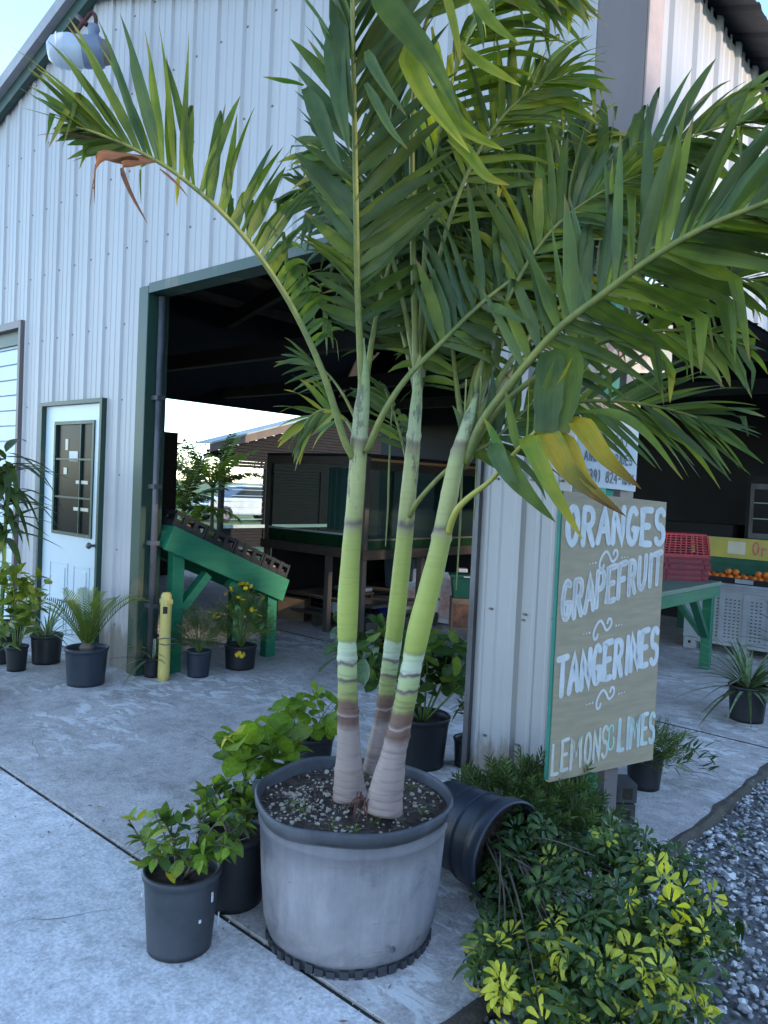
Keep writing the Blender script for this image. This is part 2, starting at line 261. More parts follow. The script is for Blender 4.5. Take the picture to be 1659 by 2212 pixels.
# ---------------- helpers ----------------
class MB:
    def __init__(s): s.v=[]; s.f=[]; s.uv=None
    def add(s,vs,fs):
        b=len(s.v); s.v+= [tuple(p) for p in vs]; s.f+=[tuple(b+i for i in f) for f in fs]; return s
    def hexa(s,c): # 8 corners: bottom 4, top 4
        return s.add(c,[(0,3,2,1),(4,5,6,7),(0,1,5,4),(1,2,6,5),(2,3,7,6),(3,0,4,7)])
    def box(s,x0,x1,y0,y1,z0,z1,mtx=None):
        c=[Vector(p) for p in ((x0,y0,z0),(x1,y0,z0),(x1,y1,z0),(x0,y1,z0),(x0,y0,z1),(x1,y0,z1),(x1,y1,z1),(x0,y1,z1))]
        if mtx: c=[mtx@p for p in c]
        return s.hexa(c)
    def bar(s,a,b,w,h,up=(0,0,1)):
        a=Vector(a);b=Vector(b); d=(b-a).normalized(); x=d.cross(Vector(up))
        if x.length<1e-4: x=d.cross(Vector((1,0,0)))
        x.normalize(); y=x.cross(d).normalized(); x*=w/2; y*=h/2
        return s.hexa([a-x-y,a+x-y,a+x+y,a-x+y,b-x-y,b+x-y,b+x+y,b-x+y])
    def tube(s,pts,rad,n=8,cap=True):
        pts=[Vector(p) for p in pts]; k=len(pts)
        if not hasattr(rad,'__len__'): rad=[rad]*k
        ref=None; vs=[]
        for i,p in enumerate(pts):
            t=(pts[min(i+1,k-1)]-pts[max(i-1,0)]).normalized()
            if ref is None:
                ref=t.cross(Vector((0,0,1)));
                if ref.length<.05: ref=t.cross(Vector((1,0,0)))
            ref=(ref-t*ref.dot(t)).normalized(); bi=t.cross(ref)
            for j in range(n):
                a=2*math.pi*j/n; vs.append(p+(ref*math.cos(a)+bi*math.sin(a))*rad[i])
        fs=[(i*n+j,i*n+(j+1)%n,(i+1)*n+(j+1)%n,(i+1)*n+j) for i in range(k-1) for j in range(n)]
        if cap: fs+=[tuple(range(n))[::-1],tuple((k-1)*n+j for j in range(n))]
        return s.add(vs,fs)
    def lathe(s,prof,n=32,c=(0,0,0),wob=0,seed=0,mtx=None):
        k=len(prof); vs=[]
        for r,z in prof:
            for j in range(n):
                a=2*math.pi*j/n; rr=r*(1+wob*noise.noise(Vector((math.cos(a)*1.5+seed,math.sin(a)*1.5,z*2))))
                p=Vector((c[0]+rr*math.cos(a),c[1]+rr*math.sin(a),c[2]+z)); vs.append(mtx@p if mtx else p)
        fs=[(i*n+j,i*n+(j+1)%n,(i+1)*n+(j+1)%n,(i+1)*n+j) for i in range(k-1) for j in range(n)]
        return s.add(vs,fs)
    def disc(s,c,r,n=32,up=0,amp=0,seed=0):
        vs=[Vector(c)];fs=[]; rings=7
        for q in range(1,rings+1):
            for j in range(n):
                a=2*math.pi*j/n; rr=r*q/rings; x=c[0]+rr*math.cos(a); y=c[1]+rr*math.sin(a)
                vs.append(Vector((x,y,c[2]+amp*noise.noise(Vector((x*9+seed,y*9,0)))*(0 if q==rings else 1))))
        for j in range(n): fs.append((0,1+j,1+(j+1)%n))
        for q in range(rings-1):
            for j in range(n): fs.append((1+q*n+j,1+(q+1)*n+j,1+(q+1)*n+(j+1)%n,1+q*n+(j+1)%n))
        return s.add(vs,fs)
    def mesh(s,name,m,smooth=False):
        me=bpy.data.meshes.new(name); me.from_pydata(s.v,[],s.f)
        if s.uv is not None:
            ul=me.uv_layers.new(name='UVMap'); 
            for lp in me.loops: ul.data[lp.index].uv=s.uv[lp.vertex_index]
        me.materials.append(M[m] if isinstance(m,str) else m)
        if smooth: me.polygons.foreach_set('use_smooth',[True]*len(me.polygons))
        me.update(); return me
    def build(s,name,m,parent=None,smooth=False,bevel=0):
        o=bpy.data.objects.new(name,s.mesh(name,m,smooth)); COL.objects.link(o)
        if parent: o.parent=parent
        if bevel:
            b=o.modifiers.new('b','BEVEL'); b.width=bevel; b.segments=2; b.limit_method='ANGLE'
        return o
def inst(name,me,mtx,parent):
    o=bpy.data.objects.new(name,me); COL.objects.link(o); o.parent=parent; o.matrix_basis=mtx; return o
def tag(o,label=None,cat=None,group=None,kind=None):
    if label:o['label']=label
    if cat:o['category']=cat
    if group:o['group']=group
    if kind:o['kind']=kind
    return o
def empty(name,loc,label,cat,group=None,rz=0):
    o=bpy.data.objects.new(name,None); COL.objects.link(o); o.location=loc; o.rotation_euler=(0,0,rz); o.empty_display_size=.1
    return tag(o,label,cat,group)
def cat_rom(pts,n):
    pts=[Vector(p) for p in pts]; q=[2*pts[0]-pts[1]]+pts+[2*pts[-1]-pts[-2]]; out=[]
    k=len(pts)-1
    for i in range(n+1):
        t=i/n*k; j=min(int(t),k-1); f=t-j; a,b,c,d=q[j],q[j+1],q[j+2],q[j+3]
        out.append(.5*((2*b)+(c-a)*f+(2*a-5*b+4*c-d)*f*f+(3*b-3*c+d-a)*f**3))
    return out
def basis(x,y,z,o=(0,0,0)):
    return Matrix(((x.x,y.x,z.x,o[0]),(x.y,y.y,z.y,o[1]),(x.z,y.z,z.z,o[2]),(0,0,0,1)))
def orient(d,nrm,o,s=1.0):
    """local +X = leaf direction, +Z = face normal"""
    d=Vector(d).normalized(); nrm=Vector(nrm); y=nrm.cross(d)
    if y.length<1e-3: y=Vector((0,0,1)).cross(d)
    if y.length<1e-3: y=Vector((0,1,0))
    y.normalize(); z=d.cross(y); return basis(d*s,y*s,z*s,o)
def rvec(r): 
    while 1:
        v=Vector((r.uniform(-1,1),r.uniform(-1,1),r.uniform(-1,1)))
        if .05<v.length<1: return v.normalized()
# ================= SETTING =================
random.seed(3)
XE=.45; YJ=-1.56
def struct(name,mb,m,**k): return tag(mb.build(name,m,**k),kind='structure')
g=MB(); g.add([(-400,-400,-.12),(400,-400,-.12),(400,400,-.12),(-400,400,-.12)],[(0,1,2,3)]); struct('ground',g,'grass')
# old slab with rough outer edge
g=MB(); N=90
def edge_x(y): return XE+.018*noise.noise(Vector((0,y*2.3,0)))+.012*noise.noise(Vector((3,y*11,0)))
ys=[YJ+.012+i*(12-YJ)/N*1.0 for i in range(N+1)] ; ys=[YJ+.012+ (i/ N)**1.6*(12-YJ) for i in range(N+1)]
vs=[];fs=[]
for y in ys:
    e=edge_x(y); vs+=[(-9.6,y,0),(e-.03,y,0),(e,y,-.012),(e+.01,y,-.115)]
for i in range(N):
    a=i*4; fs+=[(a,a+1,a+5,a+4),(a+1,a+2,a+6,a+5),(a+2,a+3,a+7,a+6)]
b=len(vs); vs+=[(-9.6,ys[0],-.1)]; fs+=[(0,b,3,2,1)]
g.add(vs,fs); struct('concrete_floor',g,'slab_old')
# crumbled band along the slab edge
g=MB(); vs=[];fs=[]
for y in ys:
    e=edge_x(y); k=.012+.035*abs(noise.noise(Vector((7,y*5,0))))
    vs+=[(e-k-.015,y,.003),(e-.012,y,.003+.008*noise.noise(Vector((1,y*17,0)))),(e+.012,y,-.008),(e+.03,y,-.06)]
for i in range(N):
    a=i*4; fs+=[(a,a+1,a+5,a+4),(a+1,a+2,a+6,a+5),(a+2,a+3,a+7,a+6)]
g.add(vs,fs); struct('slab_edge',g,'slab_edge')
g=MB(); g.box(-14,.46,-14,YJ-.012,-.1,-.004); struct('walkway',g,'slab_new')
g=MB(); g.box(-14,.46,YJ-.012,YJ+.012,-.1,-.014); struct('slab_joint',g,'joint')
# ragged dirt along the walk joint, cracks, leaf litter
g=MB(); vs=[];fs=[]; n_=140
for i in range(n_+1):
    x=-6+i*6.4/n_; w1=.004+.022*max(0,noise.noise(Vector((x*6,0,0)))+.15); w2=.004+.022*max(0,noise.noise(Vector((x*6,5,0)))+.15); vs+=[(x,YJ-.012-w1,.0008 if w1>.005 else -.006),(x,YJ+.012+w2,.0024)]
for i in range(n_): fs.append((2*i,2*i+2,2*i+3,2*i+1))
g.add(vs,fs); 
gg=MB()
def crack(p0,ang,L,w,seed,z=.0018):
    rr=random.Random(seed); p=Vector((p0[0],p0[1],0)); a_=ang; pts=[p.copy()]
    for i in range(int(L/.05)): a_+=rr.uniform(-.5,.5); a_=a_*.8+ang*.2; p=p+Vector((math.cos(a_),math.sin(a_),0))*.05; pts.append(p.copy())
    vs=[];k=len(pts)
    for i,q in enumerate(pts):
        t=(pts[min(i+1,k-1)]-pts[max(i-1,0)]).normalized(); nn=Vector((-t.y,t.x,0))*w*(1-abs(2*i/k-1)*.7)*rr.uniform(.5,1.2); vs+=[(q.x-nn.x,q.y-nn.y,z),(q.x+nn.x,q.y+nn.y,z)]
    gg.add(vs,[(2*i,2*i+2,2*i+3,2*i+1) for i in range(k-1)])
crack((-2.3,-2.1),-.4,.8,.0016,1,-.0024); crack((-1.0,-2.2),.9,.5,.0012,2,-.0024); crack((-2.6,-.5),.3,1.4,.0018,3); crack((-1.4,1.2),1.2,.9,.0015,5); crack((.05,1.2),.2,.35,.0018,6); crack((-3.0,-1.2),-.1,.7,.0012,9)
tag(gg.build('cracks','joint'),'thin dark cracks wandering over the concrete',None,None,'stuff')
g=MB(); r=random.Random(77)
for i in range(90):
    if i<45: x,y=r.uniform(-3.2,.35),YJ+r.gauss(0,.10)
    elif i<65: x,y=r.uniform(-.5,.4),r.uniform(-1.4,-.2)
    else: x,y=r.uniform(-3.6,.3),r.uniform(-2.6,1.5)
    d=Vector((math.cos(i*2.4),math.sin(i*2.4),r.uniform(-.1,.2)))*r.uniform(.008,.020); w_=Vector((-d.y,d.x,.1*d.length))*.35; p=Vector((x,y,.004+abs(d.z)+abs(w_.z))); g.add([p-d,p+w_,p+d,p-w_],[(0,1,2,3)])
tag(g.build('leaf_litter','leaf_litter'),'small dry leaves and scraps on the concrete',None,None,'stuff')
# saw joint inside the open side
g=MB(); g.box(-9,.40,2.16,2.172,-.05,.0035); struct('saw_joint',g,'joint')
g=MB(); g.add([(.44,-14,-.045),(14,-14,-.045),(14,14,-.045),(.44,14,-.045)],[(0,1,2,3)]); struct('gravel_lot',g,'gravel_bed')
# gravel stones
def ico():
    t=(1+5**.5)/2; v=[(-1,t,0),(1,t,0),(-1,-t,0),(1,-t,0),(0,-1,t),(0,1,t),(0,-1,-t),(0,1,-t),(t,0,-1),(t,0,1),(-t,0,-1),(-t,0,1)]
    f=[(0,11,5),(0,5,1),(0,1,7),(0,7,10),(0,10,11),(1,5,9),(5,11,4),(11,10,2),(10,7,6),(7,1,8),(3,9,4),(3,4,2),(3,2,6),(3,6,8),(3,8,9),(4,9,5),(2,4,11),(6,2,10),(8,6,7),(9,8,1)]
    return [Vector(p).normalized() for p in v],f
IV,IF=ico()
g=MB(); r=random.Random(5)
def stone(g,x,y,z,s,r,flat=.6):
    m=Matrix.Rotation(r.uniform(0,6.3),3,'Z')@Matrix.Rotation(r.uniform(-.5,.5),3,'X')
    a,b,c=s*r.uniform(.7,1.4),s*r.uniform(.6,1.1),s*r.uniform(.4,.9)*flat*1.3
    g.add([Vector((x,y,z))+m@Vector((p.x*a*r.uniform(.8,1.2),p.y*b*r.uniform(.8,1.2),p.z*c)) for p in IV],IF)
for i in range(12500):
    y=r.uniform(-1.9,3.6); x=.44+r.random()**1.1*(1.5 if y<1.5 else .9)
    stone(g,x,y,-.040+r.uniform(0,.02),r.uniform(.006,.017)*(1.0 if r.random()<.9 else 1.7),r)
tag(g.build('gravel','gravel'),'loose grey gravel beside the concrete slab edge',None,None,'stuff')
# grit and crumbs along joints and slab
g=MB()
for i in range(420):
    if r.random()<.45: x,y=r.uniform(-3,.4),YJ+r.gauss(0,.02)
    elif r.random()<.6: y=r.uniform(-1.5,3); x=edge_x(y)-abs(r.gauss(0,.05))
    else: x,y=r.uniform(-3,.4),r.uniform(-2.6,2)
    stone(g,x,y,.001,r.uniform(.0015,.0045),r)
tag(g.build('grit','gravel'),'scattered grit and crumbs on the concrete',None,None,'stuff')
# unseen tree row added east of the lot to shade the yard
g=MB(); r=random.Random(8)
for i in range(16):
    y=-8+i*3.2; h=12.9+.9*noise.noise(Vector((i*.37,0,0)))+r.uniform(-.4,.3)
    for k in range(3):
        rr=r.uniform(2.8,3.5); cz=[2.4,6.8,h-rr][k]; cx=32+r.uniform(-1,1)
        vs=[Vector((cx+p.x*rr,y+p.y*rr*1.2,cz+p.z*rr)) for p in IV]; g.add(vs,IF)
for i in range(5000):
    y=r.uniform(-10,44); h=13.0+.9*noise.noise(Vector(((y+8)/3.2*.37,0,0))); z=r.uniform(1,1)*h*(r.random()**.5)+r.uniform(0,.5); x=29.3+r.uniform(-.8,2.5)
    a=rvec(r)*.35; b=rvec(r)*.28; c=Vector((x,y,z)); g.add([c-a,c+b,c+a,c-b],[(0,1,2,3)])
tag(g.build('added_shade_trees','tree_dark'),'unseen line of trees added across the lot to cast shade',None,None,'stuff')
# field trees seen through the shed (west)
def blob_tree(x,y,h,w,seed,label):
    r=random.Random(seed); root=empty('tree',(x,y,-.1),label,'tree','trees beyond the field')
    t=MB(); t.tube([(0,0,0),(.1,0,h*.3),(0,.1,h*.55)],[.22,.16,.1],8); t.build('trunk','bark_stem',root)
    g=MB()
    cl=[(Vector((r.gauss(0,w*.28),r.gauss(0,w*.28),h*r.uniform(.42,.88))),w*r.uniform(.16,.28)) for _ in range(16)]
    for c,s in cl:
        for _ in range(90):
            d=rvec(r)*s*r.uniform(.6,1.1); p=c+d; a=rvec(r)*.2; b=rvec(r)*.14; g.add([p-a,p+b,p+a,p-b],[(0,1,2,3)])
    g.build('crown','tree_dark',root)
blob_tree(-70,36,4.6,9,1,'spreading dark tree beyond the field, seen through the shed window')
blob_tree(-78,50,5,10,2,'taller round tree beyond the field behind the shed roof')
blob_tree(-68,26,4,9,4,'low round tree beyond the field behind the potted palms')
blob_tree(-75,66,5,12,5,'broad tree beyond the field behind the glass case')

# ================= BARN =================
XS=.20; XW=-9.4; ZH=3.06; ZHS=2.71; YB=9.0; RX=-4.75; RZ=5.80; EZ=4.16; WZ=4.66
def rakez(x): return RZ-(x-RX)*(RZ-EZ)/(XS-RX) if x>RX else RZ-(RX-x)*(RZ-WZ)/(RX-XW)
barn=empty('barn',(0,0,0),'white corrugated steel barn with dark green trim and wide open bays','barn')
OPL,OPR=-3.84,-.53; GR=-6.04; DL,DR,DT=-5.56,-4.40,2.24
def profile(a,b):
    """x positions and offsets of the ribbed sheet between a and b"""
    out=[(a,0)]; k=math.floor(a/.3)-1
    while k*.3<b+.1:
        c=k*.3
        for dx,h in ((-.035,0),(-.016,.019),(.016,.019),(.035,0),(.092,0),(.10,.004),(.116,.004),(.124,0),(.176,0),(.184,.004),(.2,.004),(.208,0)):
            x=c+dx
            if a+1e-4<x<b-1e-4: out.append((x,h))
        k+=1
    out.append((b,0)); return out
def sheet(mb,a,b,lo,hi,fn):
    pr=profile(a,b); vs=[];fs=[]
    for x,h in pr:
        vs+=[fn(x,lo(x),h),fn(x,hi(x),h)]
    for i in range(len(pr)-1): fs.append((2*i,2*i+2,2*i+3,2*i+1))
    mb.add(vs,fs)
def front_fn(x,z,h): return (x,-h,z)
x=XW
while x<0-1e-6:
    x2=min(x+.9,0.0)
    # split by openings
    segs=[]
    cuts=sorted(set([x,x2]+[c for c in (-8.9,GR,DL,DR,OPL,OPR) if x<c<x2]))
    m=MB()
    for a,b in zip(cuts[:-1],cuts[1:]):
        c=(a+b)/2
        lo=0.0
        if -8.9<c<GR: lo=3.07
        elif DL<c<DR: lo=DT
        elif OPL<c<OPR: lo=ZH
        sheet(m,a,b,lambda q,lo=lo:lo,lambda q:rakez(q)-.03,front_fn)
    m.build('wall_panel','wall',barn); x=x2
# side wall sheets above the open side, solid beyond y=8
y=.12
while y<8.9:
    y2=min(y+.9,8.95); m=MB()
    sheet(m,y,y2,lambda q:ZHS if q<7.9 else 0.0,lambda q:EZ-.02,lambda q,z,h:(XS+h,q,z)); m.build('wall_panel','wall',barn); y=y2
m=MB(); sheet(m,.02,.10,lambda q:0,lambda q:ZHS,lambda q,z,h:(XS-.06+h*.5,q,z)); m.build('wall_panel','wall',barn)
# screws
m=MB()
k=math.ceil(XW/.3)
while k*.3<0:
    xx=k*.3; z=.35
    while z<rakez(xx)-.1:
        ok=True
        if -8.9<xx<GR and z<3.1: ok=False
        if DL<xx<DR and z<DT+.05: ok=False
        if OPL<xx<OPR and z<ZH+.03: ok=False
        if ok: m.box(xx+.04,xx+.056,-.006,0.002,z,z+.01); 
        z+=.62
    k+=1
y=.3
while y<8:
    for z in (2.8,3.4,4.0): m.box(XS-.002,XS+.006,y+.04,y+.054,z,z+.01)
    y+=.3
for z in (1.0,1.66,.35): 
    for xx in (-.45,-.25,-.09): m.box(xx,xx+.016,-.012,.002,z,z+.01)
tag(m.build('screws','corner_brown',barn),kind='stuff')
# trims
MB().box(0.0,XS+.03,-.035,.10,0,EZ-.01).build('corner_trim','corner_brown',barn)
MB().box(XS+.031,XS+.04,-.03,.12,ZHS-.1,EZ-.01).build('corner_flashing','flash_pink',barn)
MB().box(OPL-.05,OPL+.09,-.032,.16,0,ZH+.03).build('door_jamb','green_trim',barn,bevel=.006)
MB().box(OPR-.03,OPR+.002,-.030,.16,0,ZH).build('jamb_flashing','steel_pipe',barn)
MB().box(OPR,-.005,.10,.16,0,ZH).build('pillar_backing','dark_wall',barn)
MB().box(OPL+.091,OPR-.031,-.030,.14,ZH-.03,ZH+.045).build('header_trim','green_trim',barn)
# rake trims
for a,b in (((XW-.3),RX),(RX,XS+.12)):
    za,zb=[RZ-(abs(q-RX))*((RZ-WZ)/(RX-XW) if q<RX+.001 and a<RX else (RZ-EZ)/(XS-RX)) for q in (a,b)]
    m=MB(); m.hexa([(a,-.16,za-.02),(b,-.16,zb-.02),(b,.0,zb-.02),(a,.0,za-.02),(a,-.16,za+.10),(b,-.16,zb+.10),(b,0,zb+.10),(a,0,za+.10)]); m.build('rake_trim','rake_grey',barn)
    m=MB(); m.hexa([(a,-.09,za-.15),(b,-.09,zb-.15),(b,-.031,zb-.15),(a,-.031,za-.15),(a,-.09,za-.022),(b,-.09,zb-.022),(b,-.031,zb-.022),(a,-.031,za-.022)]); m.build('rake_board','green_trim',barn)
# roof sheets: ribs run down the slope
def roof_fn(side):
    def fn(yy,t,h):
        if side>0: xx=RX+(XS+.20-RX)*t; zz=RZ-(xx-RX)*(RZ-EZ)/(XS-RX)
        else: xx=RX+(XW-.45-RX)*t; zz=RZ-(RX-xx)*(RZ-WZ)/(RX-XW)
        return (xx,yy,zz+.03+h)
    return fn
for side in (1,-1):
    y=-.14
    while y<9.2:
        m=MB(); sheet(m,y,y+.9,lambda q:0,lambda q:1,roof_fn(side)); o=m.build('roof_panel','roof',barn)
        y+=.9
# added lining, toned dark like an unlit roof; purlins, rafters
for side in (1,-1):
    xe,ze=(XS,EZ) if side>0 else (XW,WZ)
    m=MB(); m.hexa([(RX,.03,RZ-.05),(xe,.03,ze-.05),(xe,YB,ze-.05),(RX,YB,RZ-.05),(RX,.03,RZ-.02),(xe,.03,ze-.02),(xe,YB,ze-.02),(RX,YB,RZ-.02)]); m.build('added_roof_lining','roof_inner',barn)
for i in range(12):
    xx=XW+.3+i*(XS-XW-.6)/11; m=MB(); m.box(xx-.04,xx+.04,.05,YB,rakez(xx)-.22,rakez(xx)-.06); m.build('purlin','beam',barn)
for yy in (2.4,4.8,7.2):
    m=MB(); m.bar((XW+.1,yy,WZ-.35),(RX,yy,RZ-.35),.12,.22); m.bar((RX,yy,RZ-.35),(XS-.1,yy,EZ-.35),.12,.22); m.box(XW,XS-.1,yy-.06,yy+.06,3.0,3.18); m.build('truss','beam',barn)
# inner walls
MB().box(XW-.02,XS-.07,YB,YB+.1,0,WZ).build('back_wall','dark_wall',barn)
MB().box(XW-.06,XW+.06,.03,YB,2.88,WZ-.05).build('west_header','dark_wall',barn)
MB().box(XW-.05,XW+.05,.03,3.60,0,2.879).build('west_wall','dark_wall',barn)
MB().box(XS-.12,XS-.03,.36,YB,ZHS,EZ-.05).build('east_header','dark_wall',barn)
MB().box(XW+.06,OPL-.055,.10,.14,0,4.6).build('added_front_lining','dark_wall',barn)  # liners added over the white sheets, dark to imitate the unlit inside
MB().box(OPL-.1,XS-.13,.101,.141,ZH+.09,4.1).build('added_front_lining','dark_wall',barn)
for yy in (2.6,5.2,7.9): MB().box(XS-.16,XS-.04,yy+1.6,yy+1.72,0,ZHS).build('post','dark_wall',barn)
# brown folded door panel inside the west opening
_a=onax(382,935,0,-9.25); MB().box(-9.29,-9.21,3.2,_a.y,0,_a.z).build('inner_partition','brown_wood',barn)
# sliding door track pipe
p=empty('downpipe',(OPL+.145,.06,0),'grey steel pipe strapped beside the green jamb of the opening','pipe')
m=MB(); m.tube([(0,0,0),(0,0,1.3),(.0,0,ZH-.05)],.026,10); m.build('pipe','steel_pipe',p,smooth=True)
for z in (.55,1.05,1.5,2.2): MB().box(-.075,.03,-.035,.035,z,z+.035).build('bracket','steel_pipe',p)

# walk-in door
d=MB(); 
d.box(DL,DL+.035,-.045,.05,0,DT); d.box(DR-.035,DR,-.045,.05,0,DT); d.box(DL+.035,DR-.035,-.045,.05,DT-.035,DT); d.build('door_frame','green_trim',barn)
WL,WR,WB,WT=-5.33,-4.58,1.03,2.06
door=MB(); a,b=DL+.037,DR-.037; y0,y1=.0,.045
door.box(a,WL,y0,y1,0.02,DT-.037); door.box(WR,b,y0,y1,0.02,DT-.037); door.box(WL,WR,y0,y1,.02,WB); door.box(WL,WR,y0,y1,WT,DT-.037)
dd=door.build('door','door_white',barn)
fr=MB(); t=.03
fr.box(WL,WR,-.012,.03,WB,WB+t); fr.box(WL,WR,-.012,.03,WT-t,WT); fr.box(WL,WL+t,-.013,.031,WB+t,WT-t); fr.box(WR-t,WR,-.013,.031,WB+t,WT-t)
fr.build('window_frame','green_trim',dd)
for k in (1,2):
    z=WB+(WT-WB)*k/3; MB().box(WL+t,WR-t,-.008,.02,z-.008,z+.008).build('muntin','green_trim',dd)
MB().box((WL+WR)/2+.12,(WL+WR)/2+.132,-.007,.02,WB+t,WT-t).build('muntin','green_trim',dd)
MB().box(WL+t,WR-t,.012,.016,WB+t,WT-t).build('pane','glass_dark',dd)
for (x0,x1,z0,z1,mm) in ((-5.06,-4.9,1.70,1.79,'sign_white'),(-5.14,-5.09,1.80,1.9,'cream'),(-5.16,-5.1,1.58,1.64,'cream'),(-4.92,-4.7,1.5,1.53,'cream'),(-4.95,-4.68,1.26,1.29,'cream')):
    MB().box(x0,x1,.007,.0115,z0,z1).build('sticker',mm,dd)
for x0,x1 in ((-5.36,-5.0),(-4.90,-4.6)):
    for z0,z1 in ((.12,.78),):
        m=MB()
        for q0,q1,r0,r1 in ((x0,x1,z0,z0+.02),(x0,x1,z1-.02,z1),(x0,x0+.02,z0+.02,z1-.02),(x1-.02,x1,z0+.02,z1-.02)): m.box(q0,q1,-.007,.002,r0,r1)
        m.box(x0+.05,x1-.05,-.009,.002,z0+.05,z1-.05)
        m.build('door_panel','door_white',dd,bevel=.003)
m=MB(); m.tube([(DR-.10,-.001,.98),(DR-.10,-.05,.98)],.012,8); m.lathe([(0,0),(.025,.005),(.03,.02),(.02,.035),(0,.04)],12,(DR-.10,0,.98),mtx=Matrix.Translation((DR-.10,-.05,.98))@Matrix.Rotation(R_(90),4,'X')@Matrix.Translation((-(DR-.10),0,-.98))); m.build('handle','steel_pipe',dd)
# garage door
m=MB(); m.box(GR-.05,GR,-.05,.06,0,3.07); m.box(-8.9,GR-.05,-.05,.06,3.0,3.07); m.build('garage_frame','corner_brown',barn)
m=MB(); m.box(-8.9,GR-.05,.02,.05,2.86,2.999); m.build('garage_hood','green_trim',barn)
gd=MB(); gd.box(-8.9,GR-.05,.08,.10,0,2.86); gdo=gd.build('garage_door','garage_white',barn)
z=.01
while z<2.84:
    m=MB(); m.box(-8.9,GR-.05,.055,.08,z,z+.148); m.build('slat','garage_white',gdo,bevel=.006); z+=.157

# ================= OUTSIDE SHED, CAR, FIELD =================
sx=-13.0
sh=empty('shed',(sx,10,0),'dark clapboard shed with brown fascia beyond the barn floor','shed')
A=Vector((0,-3.05,2.22)); B=Vector((0,1.9,3.62)); C2=Vector((0,6.8,2.2))
for a,b in ((A,B),(B,C2)):
    m=MB(); m.bar(a,b,.06,.17,up=(1,0,0)); 
    a2=a+Vector((.25,0,0)); b2=b+Vector((.25,0,0)); m=MB()
    m.hexa([a2+Vector((0,0,-.02)),a2+Vector((.05,0,-.02)),b2+Vector((.05,0,-.02)),b2+Vector((0,0,-.02)),a2+Vector((0,0,.16)),a2+Vector((.05,0,.16)),b2+Vector((.05,0,.16)),b2+Vector((0,0,.16))]); m.build('fascia','fascia',sh)
    m=MB(); m.hexa([a+Vector((-.3,0,.161)),a+Vector((.34,0,.161)),b+Vector((.34,0,.161)),b+Vector((-.3,0,.161)),a+Vector((-.3,0,.20)),a+Vector((.34,0,.20)),b+Vector((.34,0,.20)),b+Vector((-.3,0,.20))]); m.build('roof','corr_grey',sh)
# clapboards in the gable wall; window opening y -2.45..-1.3
MB().box(-.06,-.012,-1.2,6.6,0,2.1).build('wall_sheathing','shed_wood',sh); MB().box(-.06,-.012,-2.5,-1.201,0,.5).build('wall_sheathing','shed_wood',sh)
m=MB(); m.hexa([(-.06,-3.0,2.101),(-.012,-3.0,2.101),(-.012,6.6,2.101),(-.06,6.6,2.101),(-.06,-3.0,2.15),(-.012,-3.0,2.15),(-.012,1.9,3.5),(-.06,1.9,3.5)]); m.build('wall_sheathing','shed_wood',sh)
m=MB(); m.add([(-.03,1.9,3.5),(-.03,6.6,2.101),(-.03,1.9,2.101)],[(0,1,2)]); m.build('wall_sheathing','shed_wood',sh)
z=1.9; 
def gz(y): return 2.2+ (y+3.05)*.283 if y<1.9 else 3.6-(y-1.9)*.29
while z<3.5:
    yl=-2.5 if z<2.2 else -3.05+(z-2.2)/.283+.1; yr=6.6 if z<2.2 else 1.9+(3.55-z)/.29
    m=MB(); m.hexa([(.0,yl,z),(.035,yl,z),(.035,yr,z),(.0,yr,z),(0,yl,z+.07),(.012,yl,z+.07),(.012,yr,z+.07),(0,yr,z+.07)]); m.build('clapboard','shed_wood',sh); z+=.075
z=0
while z<1.9:
    m=MB()
    if z<.5: m.hexa([(.0,-2.5,z),(.035,-2.5,z),(.035,6.6,z),(.0,6.6,z),(0,-2.5,z+.07),(.012,-2.5,z+.07),(.012,6.6,z+.07),(0,6.6,z+.07)])
    else: m.hexa([(.0,-1.2,z),(.035,-1.2,z),(.035,6.6,z),(.0,6.6,z),(0,-1.2,z+.07),(.012,-1.2,z+.07),(.012,6.6,z+.07),(0,6.6,z+.07)])
    m.build('clapboard','shed_wood',sh); z+=.075
for yy in (-2.55,-1.25,.6,2.35): MB().box(-.05,.06,yy,yy+.10,0,1.9 if yy>-2 else 2.2).build('post','shed_wood',sh)
MB().box(.04,.08,-2.45,2.35,.46,.54).build('sill','corr_grey',sh)
for k in range(9): MB().box(.0,.01,-2.42,-1.26,.66+k*.14,.675+k*.14).build('louvre','corr_grey',sh)
# car
c0=onax(525,1110,0,-24); car=empty('parked_car',(-24,c0.y,-.12),'silver hatchback parked on the field beyond the shed window','car',rz=R_(84))
def prof_body(pts,w,mb,inset=0):
    n=len(pts); L=[(x,-w/2,z) for x,z in pts]; Rr=[(x,w/2,z) for x,z in pts]
    mb.add(L+Rr,[tuple(range(n))[::-1],tuple(range(n,2*n))]+[(i,(i+1)%n,n+(i+1)%n,n+i) for i in range(n)])
m=MB(); prof_body([(-2.1,.3),(-2.15,.75),(-1.9,.95),(-.9,1.0),(.9,1.0),(2.0,.95),(2.15,.6),(2.1,.3)],1.7,m); m.build('body','car_paint',car,bevel=.05)
m=MB(); prof_body([(-1.0,1.0),(-.4,1.42),(1.2,1.45),(1.95,1.0)],1.45,m); m.build('cabin','car_glass',car,bevel=.04)
m=MB(); prof_body([(-.42,1.43),(-.3,1.49),(1.1,1.5),(1.22,1.45)],1.4,m); m.build('roof','car_paint',car,bevel=.02)
for xx in (-1.35,1.35):
    for yy in (-.8,.8):
        m=MB(); m.tube([(xx,yy-.1,.33),(xx,yy+.1,.33)],.33,20); w_=m.build('wheel','rubber',car)
        m=MB(); m.tube([(xx,yy-.11,.33),(xx,yy+.11,.33)],.19,12); m.build('rim','steel_pipe',w_)
